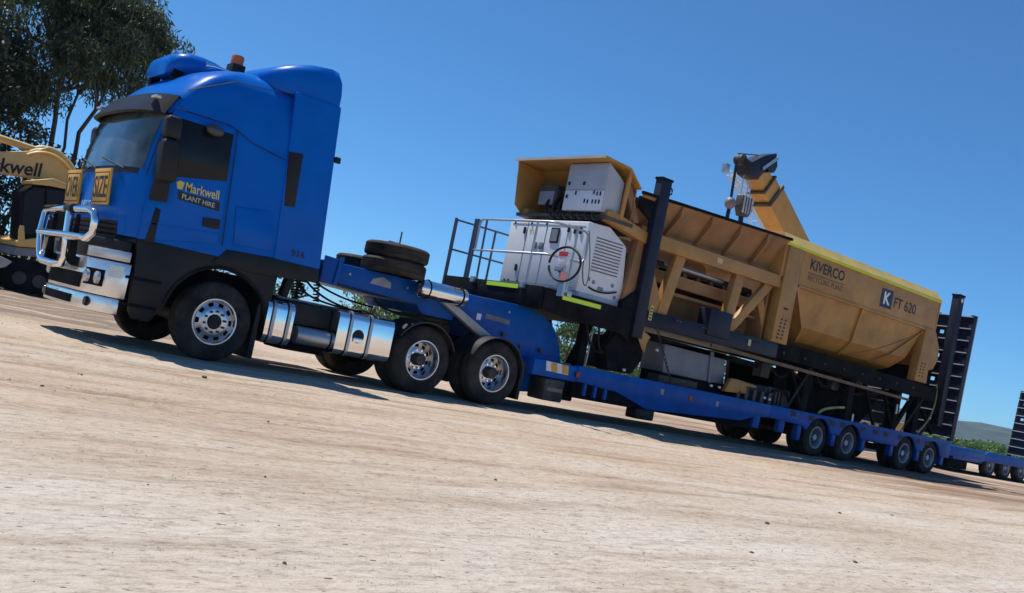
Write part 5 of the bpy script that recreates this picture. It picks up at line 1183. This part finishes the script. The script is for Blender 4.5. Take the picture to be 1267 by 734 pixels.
    for i in range(n):
        f0, f1 = i/n, (i+1)/n
        def c4(fr, u, v): w1, w2 = lerp(.10, .35, fr), lerp(.12, .42, fr); return A + dd*LL*fr + s1*u*w1 + s2*v*w2
        for (u, v), (u2, v2) in (((-1, -1), (1, -1)), ((1, -1), (1, 1)), ((1, 1), (-1, 1)), ((-1, 1), (-1, -1))): b.tube([c4(f0, u, v), c4(f1, u2, v2)], .018, 4)
    b.build('lattice_jib', LATW, t)
    B().box(A.x-.5, A.x-.25, A.y-.1, A.y+.1, A.z-.1, A.z+.25).build('jib_tip', GALV, t, bevel=.02)
build_crane()

# ------------------------------------------------------------------ stones
def stones():
    rs = random.Random(21)
    def stone_mesh(seed):
        q = random.Random(seed); bm = bmesh.new(); bmesh.ops.create_icosphere(bm, subdivisions=2, radius=1)
        for v in bm.verts: v.co *= 1 + .28*noise.noise(v.co*1.3 + Vector((seed*3.1, 0, 0))); v.co.z *= .6
        me = bpy.data.meshes.new('stone'); bm.to_mesh(me); bm.free(); me.materials.append(STONE); return me
    ms = [stone_mesh(i) for i in range(5)]
    spots = ((68, 484), (48, 472), (52, 478), (97, 463), (101, 464), (35, 441), (253, 467), (332, 522), (183, 600), (42, 720), (345, 650), (328, 590), (376, 611), (297, 601), (352, 697), (613, 594), (744, 596), (749, 615), (811, 625), (824, 622), (902, 622), (949, 648), (965, 626), (1104, 638), (771, 724), (1058, 696), (968, 681), (930, 684), (1039, 635))
    for i, (px, py) in enumerate(spots):
        v = _ray(px, py); tt = -CAMPOS.z/v.z; p = CAMPOS + v*tt
        o = bpy.data.objects.new('stone', ms[i % 5]); COL.objects.link(o); s_ = (p-CAMPOS).length/1230*(.9 + 1.9*rs.random()**2)
        o.location = (p.x, p.y, .2*s_); o.scale = (s_*rs.uniform(.8, 1.4), s_, s_); o.rotation_euler = (0, 0, rs.uniform(0, 6)); tag(o, 'small dark stone lying loose on the pale dirt', 'stone', 'loose stones on the yard')
    # countless grit
    n = 16000; rsn = np.random.RandomState(2); vs, fs = [], []
    tet = np.array([(1, 0, -.3), (-.5, .87, -.3), (-.5, -.87, -.3), (0, 0, .8), (.6, .5, .3)])
    for k in range(n):
        dist = 3.2 + 20*rsn.rand()**1.6; a = R_(rsn.uniform(10, 82)); x, y = CAMPOS.x + dist*math.cos(a), CAMPOS.y + dist*math.sin(a)
        if y > 9: continue
        
        if noise.noise((x*.9, y*1.4, 3.0)) < rsn.uniform(-.35, .5): continue
        s_ = (.0009 + .0032*rsn.rand()**3)*(dist/4)**.8; an = rsn.uniform(0, 6.28); ca, sa = math.cos(an), math.sin(an); i0 = len(vs)
        for p in tet: vs.append((x + s_*(p[0]*ca-p[1]*sa), y + s_*(p[0]*sa+p[1]*ca), .004 + s_*p[2]))
        fs += [(i0, i0+4, i0+3), (i0+4, i0+1, i0+3), (i0+1, i0+2, i0+3), (i0+2, i0, i0+3), (i0, i0+1, i0+4)]
    me = bpy.data.meshes.new('gravel'); me.from_pydata(vs, [], fs); me.materials.append(PEBBLE)
    o = bpy.data.objects.new('gravel', me); COL.objects.link(o); o['kind'] = 'stuff'; tag(o, 'fine loose gravel scattered over the dirt yard', 'gravel')
stones()

# ------------------------------------------------------------------ tie-down chains
def chain(p, q, label):
    p, q = Vector(p), Vector(q); n = int((q-p).length/.075); e = (q-p).normalized(); b = B(); root = thing('tie_down_chain', label, 'chain', tuple(q), 'tie-down chains on the load')
    sd = e.cross(Vector((0, 1, 0))).normalized(); up = e.cross(sd)
    for k in range(n):
        c = p.lerp(q, (k+.5)/n); a = sd if k % 2 else up
        B().tube([c + e*.05*math.cos(u*math.pi/4) + a*.022*math.sin(u*math.pi/4) for u in range(8)], .009, 4, closed=True).build('chain_link', DARKG, root)
chain((8.0, -.01, 1.80), (8.7, .02, .87), 'tie-down chain beside the grey tank')
chain((12.95, .05, 1.80), (12.3, .03, .88), 'tie-down chain in front of the pump unit')
chain((17.7, .05, 1.75), (16.9, .03, .90), 'tie-down chain below the rear leg of the bin')

# ------------------------------------------------------------------ summer haze that fades the far hills
hz = B().box(-950, 6100, -350, 6100, -2.0, 75.0).build('haze', bpy.data.materials.new('haze_air'))
hz['kind'] = 'stuff'; hz['label'] = 'thin blue summer haze over the yard and hills'; hz['category'] = 'haze'
hm = hz.data.materials[0]; hm.use_nodes = True; hn = hm.node_tree
for q in list(hn.nodes):
    if q.type != 'OUTPUT_MATERIAL': hn.nodes.remove(q)
pv = hn.nodes.new('ShaderNodeVolumePrincipled'); pv.inputs['Color'].default_value = (0.66, 0.82, 1.0, 1); pv.inputs['Density'].default_value = 0.00012; pv.inputs['Anisotropy'].default_value = 0.2
hn.links.new(pv.outputs[0], hn.nodes['Material Output'].inputs['Volume'])
